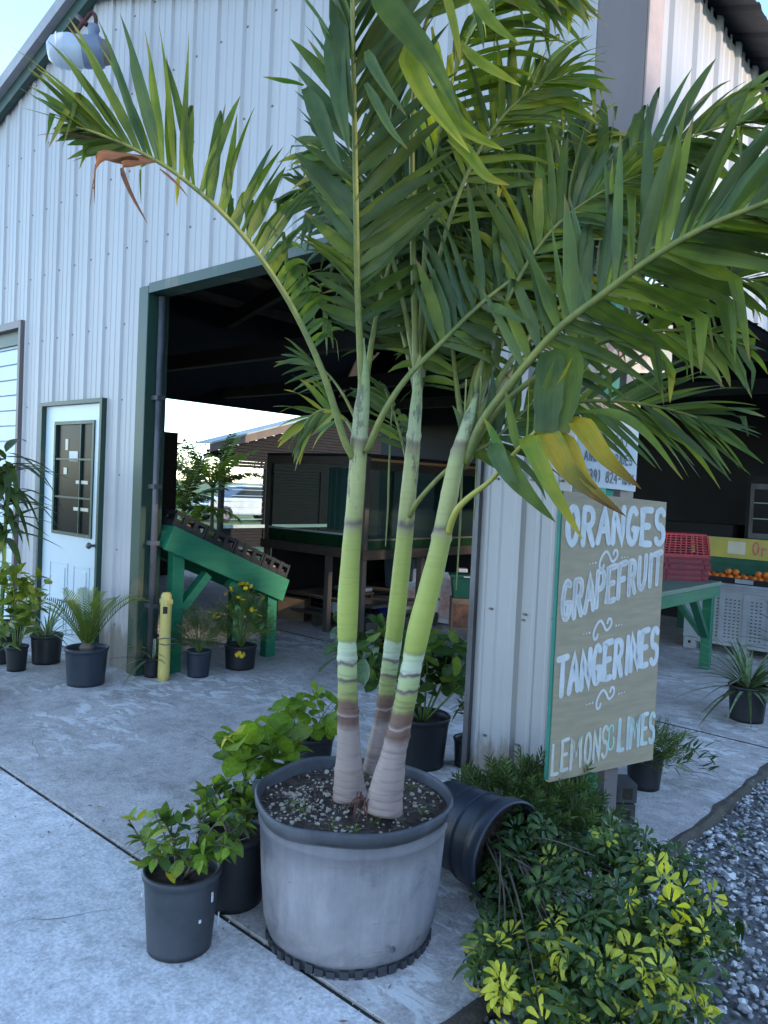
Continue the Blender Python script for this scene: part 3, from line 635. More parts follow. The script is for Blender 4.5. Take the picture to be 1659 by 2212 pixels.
# ================= INTERIOR OBJECTS =================
def on_x(u,v,x): return onax(u,v,0,x)
def on_y(u,v,y): return onax(u,v,1,y)
# slanted green display stand
SX=-3.62
def sy(u,v): p=on_x(u,v,SX); return Vector((0,p.y,p.z))
st=empty('display_stand',(SX,0,0),'slanted green painted produce stand just inside the wide opening','stand')
TL,TR,BR,BL=[sy(*q) for q in ((378,1136),(626,1253),(611,1299),(356,1187))]
for dx,nm in ((0,'side_board'),(-.62,'side_board')):
    m=MB(); o=Vector((dx,0,0)); t_=Vector((-.035,0,0))
    m.hexa([BL+o+t_,BL+o,BR+o,BR+o+t_,TL+o+t_,TL+o,TR+o,TR+o+t_]); m.build(nm,'green_paint',st,bevel=.004)
for a,b in ((TL,BL),(TR,BR)):
    m=MB(); a1=a+Vector((-.035,0,0)); m.bar((a1+b)/2+Vector((-.02,0.02 if a is TL else -.02,0)),(a1+b)/2+Vector((-.56,0.02 if a is TL else -.02,0)),.035,(a-b).length*.9,up=(a-b).normalized()); m.build('end_board','green_paint',st)
def legpost(y0,y1,z1,dx,tt=.085):
    MB().box(dx-tt,dx,y0,y1,0,z1).build('leg','green_paint' if dx>-.3 else 'green_dark',st,bevel=.004)
yl=sy(383,1458).y; yr=sy(590,1430).y
for dx in (-.036,-.54): legpost(yl-.05,yl+.055,sy(380,1200).z+.04,dx); legpost(yr-.06,yr+.05,sy(590,1290).z+.05,dx)
for (p,q) in (((381,1345),(458,1243)),((574,1358),(508,1258))):
    MB().bar(sy(*p)+Vector((-.08,0,0)),sy(*q)+Vector((-.08,0,0)),.07,.08,up=(1,0,0)).build('brace','green_paint',st)
MB().bar(sy(345,1175)+Vector((-.5,0,0)),TL+Vector((-.04,.0,-.08)),.03,.09).build('rail','green_paint',st)
sl_=(TR-TL); sln=Vector((0,-sl_.z,sl_.y)).normalized(); sld=sl_.normalized()
def tray(name,L,W,H,label,i):
    root=empty(name,(0,0,0),label,'tray','black slotted trays on the slanted stand')
    m=MB(); b=.012
    m.box(0,L,-W,0,0,.008)
    for (x0,x1,y0,y1) in ((0,L,-b,0),(0,L,-W,-W+b),(0,b,-W+b,-b),(L-b,L,-W+b,-b)):
        m.box(x0,x1,y0,y1,.008,H*.40); m.box(x0,x1,y0,y1,H*.78,H)
    for k in range(4):
        x=L*k/3; x0=max(0,x-.02); x1=min(L,x+.02)
        m.box(x0,x1,-b-.004,.004,.0,H*1.02); m.box(x0,x1,-W-.004,-W+b+.004,0,H*1.02)
    for k in range(1,4):
        y=-W*k/4; m.box(-.003,b,y-.015,y+.015,0,H); m.box(L-b,L+.003,y-.015,y+.015,0,H)
    m.build('tray_body','black_plastic',root)
    for k in range(3): MB().box(L*k/3+L/6-.028,L*k/3+L/6+.028,-b-.03,-b-.022,H*.45,H*.58).build('slot_liner','brown_wood' if k!=1 else 'bare_wood',root)
    return root
slen=sl_.length
for i,lb in enumerate(('black slotted tray at the upper end of the slanted green stand','black slotted tray second from the upper end of the stand','black slotted tray in the middle of the slanted stand','black slotted tray at the low end of the slanted green stand')):
    L=slen/4-.008; o=tray('plastic_tray',L,.56,.13,lb,i)
    org=Vector((SX-.05,0,0))+TL+sld*(i*slen/4)+sln*.002
    o.matrix_world=basis(sld,Vector((1,0,0)),sln,org) if False else Matrix(((0,1,0,org.x),(sld.y,0,sln.y,org.y),(sld.z,0,sln.z,org.z),(0,0,0,1)))
# yellow post
yp=G(353,1468); p=empty('yellow_post',(yp.x,yp.y,0),'faded yellow plastic post with a square cut-out beside the green jamb','post')
m=MB(); m.lathe([(0,0),(.046,0),(.047,.06),(.045,.4),(.045,.62),(.040,.67),(.030,.69),(0,.695)],16,(0,0,0)); m.build('post_body','yellow_plastic',p,smooth=True)
MB().box(-.052,.052,-.03,.03,.60,.64).build('collar','yellow_plastic',p,bevel=.004)
d_=(CAM-Vector((yp.x,yp.y,1.6))).normalized(); an=math.atan2(d_.y,d_.x)
mm=Matrix.Rotation(an,4,'Z')
MB().box(.040,.048,-.022,.012,.53,.585,mm).build('cut_out','joint',p)
for z,a in ((.33,.1),(.30,-.15)): m=MB(); m.tube([mm@Vector((.05,-.06,z)),mm@Vector((.052,.0,z+a*.1)),mm@Vector((.05,.09,z))],.0035,5); m.build('wire','steel_pipe',p)

# glass case
cx0,cx1,cy0,cy1=-5.30,-3.70,2.5,4.7
zb,zt=.93,1.90; zg=on_y(660,1146,2.5).z
ca=empty('glass_case',(-4.5,3.6,0),'tall glass display case with dark green lower panels on a black stand','display case')
ox,oy=-4.5,3.6
def cb(x0,x1,y0,y1,z0,z1,nm,mt,bev=0): return MB().box(x0-ox,x1-ox,y0-oy,y1-oy,z0,z1).build(nm,mt,ca,bevel=bev)
for (x,y) in ((cx0,cy0),(cx1-.06,cy0),(cx0,cy1-.06),(cx1-.06,cy1-.06)):
    cb(x,x+.06,y,y+.06,0,zt,'post','beam')
cb(cx0+.061,cx1-.061,cy0,cy0+.04,zt-.09,zt,'top_rail','beam'); cb(cx1-.05,cx1-.01,cy0+.061,cy1-.061,zt-.13,zt-.04,'top_rail','brown_wood')
cb(cx1-.052,cx1-.005,cy0+.061,cy1-.061,zt-.039,zt-.012,'wood_strip','orange_wood')
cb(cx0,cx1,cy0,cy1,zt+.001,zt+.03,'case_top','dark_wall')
cb(cx0+.061,cx1-.061,cy0+.015,cy0+.03,zb,zg-.01,'lower_panel','tank_green'); cb(cx1-.03,cx1-.016,cy0+.061,cy1-.061,zb,zg-.05,'lower_panel','tank_green')
cb(cx0+.061,cx1-.061,cy0+.018,cy0+.024,zg+.012,zt-.092,'pane','glass_case'); cb(cx1-.030,cx1-.024,cy0+.061,cy1-.061,zg-.03,zt-.132,'pane','glass_case')
cb(cx0+.061,cx1-.061,cy0+.008,cy0+.034,zg-.009,zg+.011,'mid_rail','corr_grey')
cb(cx1-.04,cx1-.012,cy0+.061,cy1-.061,zg-.049,zg-.031,'mid_rail','beam')
cb(cx0-.03,cx1+.03,cy0-.03,cy1,zb-.10,zb-.001,'ledge','brown_wood')
cb(cx0+.1,cx1-.1,cy0+.3,cy1-.1,.28,.31,'shelf','beam'); cb(cx1-.56,cx1-.50,cy0,cy0+.06,0,zb-.1,'post','beam')
cb(cx1-.1,cx1-.03,3.5,3.56,0,zb-.101,'post','beam')
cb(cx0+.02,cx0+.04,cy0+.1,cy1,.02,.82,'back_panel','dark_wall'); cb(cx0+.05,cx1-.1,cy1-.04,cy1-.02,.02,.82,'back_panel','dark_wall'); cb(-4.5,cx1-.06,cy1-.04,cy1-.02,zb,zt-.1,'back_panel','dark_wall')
m=MB(); sheet(m,-4.42,-3.82,lambda q:zg+.03,lambda q:zt-.12,lambda q,z,h:(q-ox,2.66-h*1.8-oy,z)); m.build('reflection_sheet','corr_grey',ca)  # ribbed sheet standing in for a reflection in the case glass
# things under and beside the case
def simple(name,label,cat,x,y,rz=0,group=None): return empty(name,(x,y,0),label,cat,group,rz)
q=G(828,1350); t=simple('storage_tub','round blue plastic tub with lid under the case','tub',q.x,q.y+.1)
m=MB(); m.lathe([(0,0),(.15,0),(.185,.24),(.19,.25),(.19,.27),(.18,.27)],24); m.build('tub_body','blue_plastic',t,smooth=True)
m=MB(); m.lathe([(0,.285),(.19,.275),(.197,.262),(.197,.25)],24); m.build('lid','black_plastic',t,smooth=True)
MB().box(-.10,.08,-.05,.06,.286,.30).build('rag','white_enamel',t,bevel=.005)
q=G(838,1330); t=simple('cooler','upright grey-blue plastic bin standing behind the blue tub','bin',q.x-.1,q.y+.5)
m=MB(); m.hexa([(-.22,-.2,0),(.22,-.2,0),(.22,.2,0),(-.22,.2,0),(-.26,-.24,.72),(.26,-.24,.72),(.26,.24,.72),(-.26,.24,.72)]); m.build('bin_body','cooler_blue',t,bevel=.03)
MB().box(-.28,.28,-.26,.26,.721,.76).build('lid','dark_wall',t,bevel=.01)
for u,v,h,w_,lb,rz in ((905,1352,.52,.26,'white board with faded red print leaning beside the middle trunk',-.5),(958,1350,.62,.25,'larger white board with faded red print leaning by the right trunk',.25)):
    q=G(u,v); t=simple('printed_board',lb,'board',q.x,q.y,R_(40),'leaning printed boards')
    mm=Matrix.Rotation(rz*.5,4,'Y')@Matrix.Rotation(-.18,4,'X')
    MB().box(-w_/2,w_/2,0,.015,0.02,h,mm).build('board','sign_white',t)
    MB().box(-w_/2+.03,w_/2-.03,-.003,0,.07,h-.06,mm).build('print','print',t)
q=G(1005,1362); t=simple('print_box','orange brown carton with a dark picture printed on its front','carton',q.x,q.y,R_(42))
MB().box(-.17,.17,0,.25,0.002,.36).build('carton_body','bare_wood',t,bevel=.004); MB().box(-.15,.15,-.004,0,.03,.30).build('print','picture',t)
t=simple('green_bin','small green plastic bin standing on the printed carton','bin',q.x,q.y,R_(42)); t.location.z=.362
m=MB(); m.hexa([(-.15,0.01,0),(.15,.01,0),(.15,.23,0),(-.15,.23,0),(-.18,-.01,.24),(.18,-.01,.24),(.18,.25,.24),(-.18,.25,.24)]); m.build('bin_body','green_dark',t,bevel=.006)
MB().box(-.20,.20,-.03,.27,.241,.275).build('rim','green_dark',t,bevel=.005); MB().box(-.05,.1,-.034,-.031,.245,.262).build('tag','white_enamel',t)
q=G(975,1345); t=simple('white_box','white enamel carton between the leaning board and the green bin','box',q.x-.12,q.y+.35,R_(42)); MB().box(-.06,.06,0,.2,0,.62).build('box_body','white_enamel',t,bevel=.01)
# dark clutter behind stand: bin, cardboard, stool with cushion
q=G(655,1330); t=simple('trash_bin','dark waste bin in the gloom behind the green stand','bin',-5.0,4.9)
m=MB(); m.lathe([(0,0),(.22,0),(.27,.75),(.29,.76),(.29,.80),(.0,.84)],20); m.build('bin_body','black_plastic',t,smooth=True); MB().box(-.3,.3,-.03,.03,.60,.64).build('handle','black_plastic',t)
q=G(627,1340); t=simple('cardboard_box','brown cardboard box behind the low end of the stand','box',q.x+.0,q.y,R_(30))
MB().box(-.16,.16,0,.25,0,.24).build('box_body','cardboard',t); MB().box(-.16,.0,0,.25,.241,.246).build('flap','cardboard',t); MB().box(.005,.16,0,.25,.241,.246).build('flap','cardboard',t)
q=G(700,1385); t=simple('low_pallet','dark low platform on the floor under the case','platform',-4.5,3.2)
for k in range(5): MB().box(-.85,.75,-.55+k*.26,-.36+k*.26,.12,.15).build('plank','beam',t)
for k in range(3): MB().box(-.85+k*.76,-.77+k*.76,-.55,.68,0,.119).build('bearer','beam',t)
t=simple('stool','low stool with folded blue cloth under the case','stool',-4.4,3.1); t.location.z=.151
MB().box(-.20,.20,-.15,.15,.20,.23).build('seat','black_plastic',t,bevel=.006)
for a in (-.17,.17):
    for b in (-.12,.12): MB().box(a-.015,a+.015,b-.015,b+.015,0,.199).build('leg','black_plastic',t)
t2=tag(MB().box(-4.60,-4.22,2.97,3.25,.383,.43).build('cloth','cooler_blue',bevel=.02),'folded grey blue cloth lying on the low stool','cloth')
t=simple('jug','small white plastic jug on the platform beside the stool','jug',-4.42,2.85); t.location.z=.151
m=MB(); m.lathe([(0,0),(.05,0),(.055,.02),(.055,.10),(.03,.13),(.02,.15),(0,.15)],16); m.build('jug_body','white_enamel',t,smooth=True); m=MB(); m.tube([(.05,0,.05),(.085,0,.06),(.08,0,.11),(.045,0,.11)],.007,6); m.build('handle','white_enamel',t,smooth=True)

# ---- right bay: table, crates, bin, oranges
t=empty('green_table',(-.76,4.3,0),'green painted table with knee braces holding the red crates','table')
MB().box(-1.25,.03,-1.95,.05,.80,.84).build('table_top','table_top',t,bevel=.004)
MB().box(0,.028,-1.93,.03,.70,.799).build('apron','green_paint',t); MB().box(-1.22,-.001,.0,.03,.70,.799).build('apron','green_paint',t); MB().box(-1.22,-.001,-1.93,-1.90,.70,.799).build('apron','green_paint',t)
for x in (-.09,-1.2):
    for y in (-.09,-1.88): MB().box(x,x+.085,y,y+.085,0,.70).build('leg','green_paint',t,bevel=.004)
MB().bar((-.05,-.09,.32),(-.05,-.45,.70),.045,.07,up=(1,0,0)).build('brace','green_dark',t)
MB().bar((-.09,-.05,.32),(-.42,-.05,.70),.045,.07,up=(0,1,0)).build('brace','green_paint',t)
# nested red crates
cq=Vector((-1.06,4.16,.8405))
CW,CD=.44,.34
def crate(i,top):
    root=empty('red_crate',cq+Vector((r_.uniform(-.008,.008),r_.uniform(-.008,.008),i*.052)),CL[i],'crate','red plastic crates stacked upside down on the green table',rz=R_(40)+r_.uniform(-.02,.02))
    # upside down: wide lip at the bottom, narrower base on top
    H=.235; mt='red_plastic' if top else 'red_faded'
    def ring(mb,z0,z1,k0,k1,th=.01):
        a0,b0,a1,b1=CW/2*k0,CD/2*k0,CW/2*k1,CD/2*k1
        for (s,tq) in ((1,0),(-1,0),(0,1),(0,-1)):
            if s: mb.hexa([(s*a0,-b0,z0),(s*(a0-th),-b0+th,z0),(s*(a0-th),b0-th,z0),(s*a0,b0,z0),(s*a1,-b1,z1),(s*(a1-th),-b1+th,z1),(s*(a1-th),b1-th,z1),(s*a1,b1,z1)] if s>0 else [(s*a0,b0,z0),(s*(a0-th),b0-th,z0),(s*(a0-th),-b0+th,z0),(s*a0,-b0,z0),(s*a1,b1,z1),(s*(a1-th),b1-th,z1),(s*(a1-th),-b1+th,z1),(s*a1,-b1,z1)])
            else: mb.hexa([(a0,tq*b0,z0),(a0-th,tq*(b0-th),z0),(-a0+th,tq*(b0-th),z0),(-a0,tq*b0,z0),(a1,tq*b1,z1),(a1-th,tq*(b1-th),z1),(-a1+th,tq*(b1-th),z1),(-a1,tq*b1,z1)])
    k=lambda z:1-.14*z/H
    m=MB(); ring(m,0,.014,1.05,1.05,.03); m.build('rim','red_faded',root)
    m=MB()
    if top:
        ring(m,.0145,.045,k(.014),k(.045))
        for q in range(7): z=.06+q*.023; ring(m,z,z+.009,k(z),k(z+.009))
        ring(m,H-.018,H,k(H-.018),k(H))
        nb=8
        for s in range(nb+1):
            f=-1+2*s/nb
            for sg in (1,-1):
                z0,z1=.045,H-.018
                m.bar((f*CW/2*k(z0),sg*(CD/2*k(z0)-.005),z0),(f*CW/2*k(z1),sg*(CD/2*k(z1)-.005),z1),.012 if 0<s<nb else .03,.009,up=(0,1,0))
                m.bar((sg*(CW/2*k(z0)-.005),f*CD/2*k(z0),z0),(sg*(CW/2*k(z1)-.005),f*CD/2*k(z1),z1),.012 if 0<s<nb else .03,.009,up=(1,0,0))
        m.box(-CW/2*.86+.011,CW/2*.86-.011,-CD/2*.86+.011,CD/2*.86-.011,H-.008,H-.001)
    else:
        ring(m,.0145,.050,k(.014),k(.05))
        for sg in (1,-1):
            for f in (-.75,.75): m.bar((f*CW/2,sg*CD/2*1.0,.015),(f*CW/2,sg*CD/2*1.0,.05),.02,.014,up=(0,1,0))
    m.build('basket',mt,root)
r_=random.Random(4)
CL=['faded red crate at the bottom of the stack on the green table','faded red crate second from the bottom of the stack','faded red crate third from the bottom of the stack','faded red crate directly under the top crate of the stack','bright red slatted crate upside down on top of the stack']
for i in range(5): crate(i,i==4)
# macro bin with oranges
by=5.2; b0=empty('white_bin',(-1.37,by,0),'large white perforated plastic bulk bin under the oranges','bin')
BW,BD,BH=1.2,1.0,.74
m=MB(); m.box(0,BW,0,.03,.12,BH); m.box(0,.03,.03,BD,.12,BH); m.box(BW-.03,BW,.03,BD,.12,BH); m.box(.03,BW-.03,BD-.03,BD,.12,BH); m.box(.03,BW-.03,.03,BD-.03,.12,.15); m.build('bin_body','bin_white',b0,bevel=.012)
for x in (0,BW/2-.07,BW-.14):
    MB().box(x,x+.14,-.012,.10,0,.12).build('foot','bin_white',b0,bevel=.01)
    MB().box(x+.055,x+.085,-.014,-.011,.05,.08).build('hole','joint',b0)
MB().box(.141,BW-.141,-.006,.02,0.085,.119).build('skid','bin_white',b0)
for z in (.66,.69,.72): MB().box(-.012,BW+.012,-.018,0,z,z+.014).build('rib','bin_white',b0)
for x in (.0,.13,.36,.60,.84,BW-.06): MB().box(x,x+.05,-.014,0,.12,.655).build('rib','bin_white',b0)
for z in (.13,.62): MB().box(.051,BW-.061,-.0135,0,z,z+.02).build('rib','bin_white',b0)
m=MB(); 
for i in range(22):
    for j in range(12):
        x=.20+i*.043; z=.17+j*.036
        if (i%5)!=4: m.box(x,x+.022,-.0012,.001,z,z+.012)
tag(m.build('slots','steel_pipe',b0),kind='stuff')
ty=empty('orange_tray',(-1.30,by+.04,BH+.001),'shallow black tray of oranges on the white bin','tray')
MB().box(0,1.05,0,.6,0,.012).build('tray_floor','black_plastic',ty)
for (x0,x1,y0,y1) in ((0,1.05,0,.012),(0,1.05,.588,.6),(0,.012,.012,.588),(1.038,1.05,.012,.588)): MB().box(x0,x1,y0,y1,.0125,.06).build('tray_side','black_plastic',ty)
MB().box(.42,.60,-.006,0,.01,.055).build('price_card','bin_white',ty)
m=MB(); m.lathe([(0,-.036),(.018,-.032),(.031,-.019),(.037,0),(.031,.019),(.018,.032),(.004,.0345),(0,.032)],14); ome=m.mesh('orange','orange',True)
r_=random.Random(12)
ol=['orange heaped in the black tray on the white bin']
for row in range(3):
    for i in range(13):
        o=bpy.data.objects.new('orange',ome); COL.objects.link(o)
        o.location=(-1.30+.055+i*.075+r_.uniform(-.01,.01)+(row%2)*.03,by+.04+.055+row*.075,BH+.05+r_.uniform(0,.012)); o.rotation_euler=(r_.uniform(0,6),r_.uniform(0,6),0)
        tag(o,'orange lying in the bottom layer of the black tray on the white bin','orange','oranges in the black tray')
for i,lb in zip((0,3,4,7,8,9,11),('topmost orange at the tray end next to the red crates','second raised orange counting from the red crates','third raised orange counting from the red crates, touching the second','raised orange opening the middle cluster of three','raised orange in the centre of the cluster of three','raised orange closing the cluster of three','last raised orange, far from the red crates')):
    o=bpy.data.objects.new('orange',ome); COL.objects.link(o); o.location=(-1.30+.09+i*.075,by+.04+.10,BH+.115); tag(o,lb,'orange','oranges heaped on top')
# counter with yellow sign
ct=empty('sales_counter',(-1.9,6.4,0),'dark green sales counter behind the oranges','counter')
MB().box(0,1.95,0,.6,0,.86).build('counter_body','green_dark',ct); MB().box(-.03,1.98,-.03,.63,.861,.93).build('counter_top','green_dark',ct)
ys_=empty('yellow_sign',(-1.75,6.36,.935),'long yellow sign with red hand lettering standing on the counter','sign')
MB().box(0,1.5,0,.02,0,.24).build('sign_board','sign_yellow',ys_)
for x0,x1,z0,z1,mm_ in ((.42,.62,.05,.20,'grey_text'),): MB().box(x0,x1,-.002,0,z0,z1).build('faded_patch','cream',ys_)
fr_=empty('drinks_fridge',(-1.75,7.2,.0),'dark glass fronted fridge behind the counter','fridge')
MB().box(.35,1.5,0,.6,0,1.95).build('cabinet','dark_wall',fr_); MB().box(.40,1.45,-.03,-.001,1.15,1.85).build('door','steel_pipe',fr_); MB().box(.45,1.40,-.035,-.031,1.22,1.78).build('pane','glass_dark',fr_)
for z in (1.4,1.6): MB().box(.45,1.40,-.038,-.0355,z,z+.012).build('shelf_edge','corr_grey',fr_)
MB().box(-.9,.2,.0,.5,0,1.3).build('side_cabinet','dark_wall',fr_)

# ================= SIGNS =================
# stroke letters: polylines in a 0..1 by 0..1 box
def arc(cx,cy,rx,ry,a0,a1,n=10): return [(cx+rx*math.cos(R_(a0+(a1-a0)*i/n)),cy+ry*math.sin(R_(a0+(a1-a0)*i/n))) for i in range(n+1)]
FT={
'O':[arc(.5,.5,.42,.5,90,450,18)],'R':[[(.08,0),(.08,1)],[(.08,1)]+arc(.45,.75,.42,.25,90,-90,8)+[(.08,.5)],[(.45,.5),(.92,0)]],
'A':[[(.0,0),(.5,1),(1,0)],[(.2,.35),(.8,.35)]],'N':[[(.06,0),(.06,1),(.94,0),(.94,1)]],
'G':[arc(.5,.5,.44,.5,50,310,14)+[(.92,.42),(.55,.42)]],'E':[[(.95,1),(.08,1),(.08,0),(.95,0)],[(.08,.52),(.75,.52)]],
'S':[arc(.5,.75,.40,.25,30,270,9)+arc(.5,.25,.42,.25,90,-150,9)],'P':[[(.08,0),(.08,1)],[(.08,1)]+arc(.45,.74,.44,.26,90,-90,8)+[(.08,.48)]],
'F':[[(.95,1),(.08,1),(.08,0)],[(.08,.52),(.75,.52)]],'U':[[(.06,1),(.06,.4)]+arc(.5,.38,.44,.38,180,360,8)+[(.94,1)]],
'I':[[(.5,0),(.5,1)]],'T':[[(0,1),(1,1)],[(.5,1),(.5,0)]],'L':[[(.08,1),(.08,0),(.9,0)]],'M':[[(.02,0),(.1,1),(.5,.35),(.9,1),(.98,0)]],
'&':[arc(.5,.77,.3,.22,-20,200,8)+arc(.55,.28,.42,.28,140,400,12)],'B':[[(.08,0),(.08,1)]+arc(.4,.76,.42,.24,90,-90,7)+arc(.4,.26,.5,.26,90,-90,7)+[(.08,0)]],
'Y':[[(0,1),(.5,.5),(1,1)],[(.5,.5),(.5,0)]],'D':[[(.08,0),(.08,1)]+arc(.3,.5,.62,.5,90,-90,10)+[(.08,0)]],
'(':[arc(.9,.5,.5,.6,120,240,8)],')':[arc(.1,.5,.5,.6,60,-60,8)],'-':[[(.15,.45),(.85,.45)]],
'0':[arc(.5,.5,.38,.5,90,450,16)],'1':[[(.3,.8),(.55,1),(.55,0)]],'2':[arc(.5,.72,.38,.28,160,-30,8)+[(.1,0),(.92,0)]],
'3':[arc(.45,.75,.38,.25,140,-80,8)+arc(.45,.27,.44,.27,80,-140,8)],'4':[[(.75,0),(.75,1),(.05,.3),(.95,.3)]],'8':[arc(.5,.76,.33,.24,90,450,12),arc(.5,.26,.42,.26,90,450,12)],
'9':[arc(.5,.7,.36,.3,0,360,12)+[(.8,.0)]],' ':[],'g':[arc(.45,.3,.35,.3,0,360,10),[(.8,.6),(.8,-.2),(.3,-.3)]],'a':[arc(.45,.3,.35,.3,0,360,10),[(.85,.6),(.85,0)]],'n':[[(.1,.6),(.1,0)],arc(.45,.3,.35,.3,180,0,8)+[(.8,0)]],'e':[[(.1,.3),(.85,.3)]+arc(.45,.3,.38,.3,10,310,10)],'s':[arc(.5,.45,.3,.15,30,270,6)+arc(.5,.15,.3,.15,90,-150,6)],'r':[[(.2,.6),(.2,0)],arc(.55,.3,.35,.3,170,50,6)],
}
class Ribbon:
    def __init__(s,fn,off): s.mb=MB(); s.fn=fn; s.off=off; s.k=0
    def stroke(s,pts,w,jit=0,r=None):
        s.k+=1; h=s.off+s.k%7*.00035
        # resample + widths
        n=len(pts); L=[];Rr=[]
        for i,p in enumerate(pts):
            a=pts[max(i-1,0)]; b=pts[min(i+1,n-1)]; dx,dy=b[0]-a[0],b[1]-a[1]; q=math.hypot(dx,dy) or 1; nx,ny=-dy/q,dx/q
            # miter
            if 0<i<n-1:
                d1=(p[0]-a[0],p[1]-a[1]); d2=(b[0]-p[0],b[1]-p[1]); c=(d1[0]*d2[0]+d1[1]*d2[1])/((math.hypot(*d1) or 1)*(math.hypot(*d2) or 1)); mt=min(1.6,1/max(.3,math.sqrt(max(0,(1+c)/2))))
            else: mt=1
            ww=w/2*mt*(1+(r.uniform(-jit,jit) if r else 0)); L.append((p[0]+nx*ww,p[1]+ny*ww)); Rr.append((p[0]-nx*ww,p[1]-ny*ww))
        vs=[s.fn(x,y,h) for x,y in L]+[s.fn(x,y,h) for x,y in Rr]
        s.mb.add(vs,[(n+i,n+i+1,i+1,i) for i in range(n-1)])
        for c,hh in ((pts[0],.00017),(pts[-1],.00010)):
            s.mb.add([s.fn(c[0]+w/2*math.cos(a*math.pi/4),c[1]+w/2*math.sin(a*math.pi/4),h+hh) for a in range(8)],[tuple(range(8))])
def sub(pts,m=3):
    out=[]
    for a,b in zip(pts[:-1],pts[1:]):
        for i in range(m): out.append((a[0]+(b[0]-a[0])*i/m,a[1]+(b[1]-a[1])*i/m))
    return out+[pts[-1]]
def text_on(parent,fn,txt,p0,p1,h0,h1,w,mt,name='lettering',off=.001,seed=0,inner=None,innerw=.3,cw=.74,r0=None):
    """p0,p1: left and right baseline ends (board coords), h0,h1: heights; letters are separate strokes"""
    r=random.Random(seed); n=len(txt); rb=Ribbon(fn,off); ri=Ribbon(fn,off+.003)
    ws=[.55 if c in 'I1' else (1.5 if c=='M' else 1.0) for c in txt]; tot=sum(ws); x=0
    for c,wd in zip(txt,ws):
        f0=x/tot; f1=(x+wd*cw)/tot; x+=wd; jy=r.uniform(-.03,.03)
        for st_ in FT.get(c,[]):
            pts=[]
            for a,b in (sub(st_) if len(st_)<5 else st_):
                f=f0+(f1-f0)*a; hh=h0+(h1-h0)*f
                pts.append((p0[0]+(p1[0]-p0[0])*f,p0[1]+(p1[1]-p0[1])*f+hh*(b+jy)))
            rb.stroke(pts,w,.10,r)
            if inner: ri.stroke(pts,w*.2,.2,r)
    rb.mb.build(name,mt,parent)
    if inner: ri.mb.build('paint_streak',inner,parent)
# main sandwich board
sL,sR=P(1195,1400,3.20),P(1424,1400,3.62)
sxd=Vector((sR.x-sL.x,sR.y-sL.y,0)); BWD=sxd.length; sxd.normalize(); snd=Vector((sxd.y,-sxd.x,0))
def onboard(u,v,o=None):
    """pixel -> board coordinates (a along, z up)"""
    o=o or Vector((sL.x,sL.y,0)); rr=ray(u,v); t=(o-CAM).dot(snd)/rr.dot(snd); p=CAM+rr*t; return ((p-o).dot(sxd),p.z)
sg=empty('fruit_sign',(sL.x,sL.y,0),'tall tan plywood sign hand lettered with oranges, grapefruit, tangerines, lemons and limes','sign')
bc=[onboard(1185,1690),onboard(1410,1641),onboard(1440,1085),onboard(1218,1060)]
def bpt(a,z,h): v=sxd*a+snd*h; return Vector((v.x,v.y,z))
m=MB(); m.hexa([bpt(bc[0][0],bc[0][1],0),bpt(bc[1][0],bc[1][1],0),bpt(bc[1][0],bc[1][1],-.018),bpt(bc[0][0],bc[0][1],-.018),bpt(bc[3][0],bc[3][1],0),bpt(bc[2][0],bc[2][1],0),bpt(bc[2][0],bc[2][1],-.018),bpt(bc[3][0],bc[3][1],-.018)]); m.build('sign_board','sign_tan',sg)
m=MB(); e0=.007; m.hexa([bpt(bc[0][0]-e0,bc[0][1]+.01,-.003),bpt(bc[0][0]-.0005,bc[0][1]+.01,-.003),bpt(bc[0][0]-.0005,bc[0][1]+.01,-.02),bpt(bc[0][0]-e0,bc[0][1]+.01,-.02),bpt(bc[3][0]-e0,bc[3][1],-.003),bpt(bc[3][0]-.0005,bc[3][1],-.003),bpt(bc[3][0]-.0005,bc[3][1],-.02),bpt(bc[3][0]-e0,bc[3][1],-.02)]); m.build('edge_strip','sign_edge',sg)
def bfn(a,z,h): return bpt(a,z,h)
def T(u,v): return onboard(u,v)
def row(txt,l,lt,rgt,rt,w,mt='white_paint',inner=None,seed=0):
    a=T(*l);b=T(*rgt);at=T(*lt);bt=T(*rt); text_on(sg,bfn,txt,a,b,at[1]-a[1],bt[1]-b[1],w,mt,off=.0012,seed=seed,inner=inner)
row('ORANGES',(1222,1172),(1225,1094),(1440,1176),(1442,1104),.031,seed=1)
row('GRAPEFRUIT',(1212,1343),(1214,1262),(1430,1254),(1431,1190),.028,inner='peach_paint',seed=2)
row('TANGERINES',(1202,1504),(1204,1424),(1424,1426),(1425,1352),.029,seed=3)
row('LEMONS',(1190,1674),(1191,1610),(1316,1632),(1318,1566),.0155,inner='lemon_paint',seed=4)
row('&',(1310,1622),(1310,1570),(1330,1615),(1330,1560),.010,'mint_paint',seed=9)
row('LIMES',(1334,1622),(1336,1556),(1415,1600),(1417,1538),.020,inner='mint_paint',seed=5)
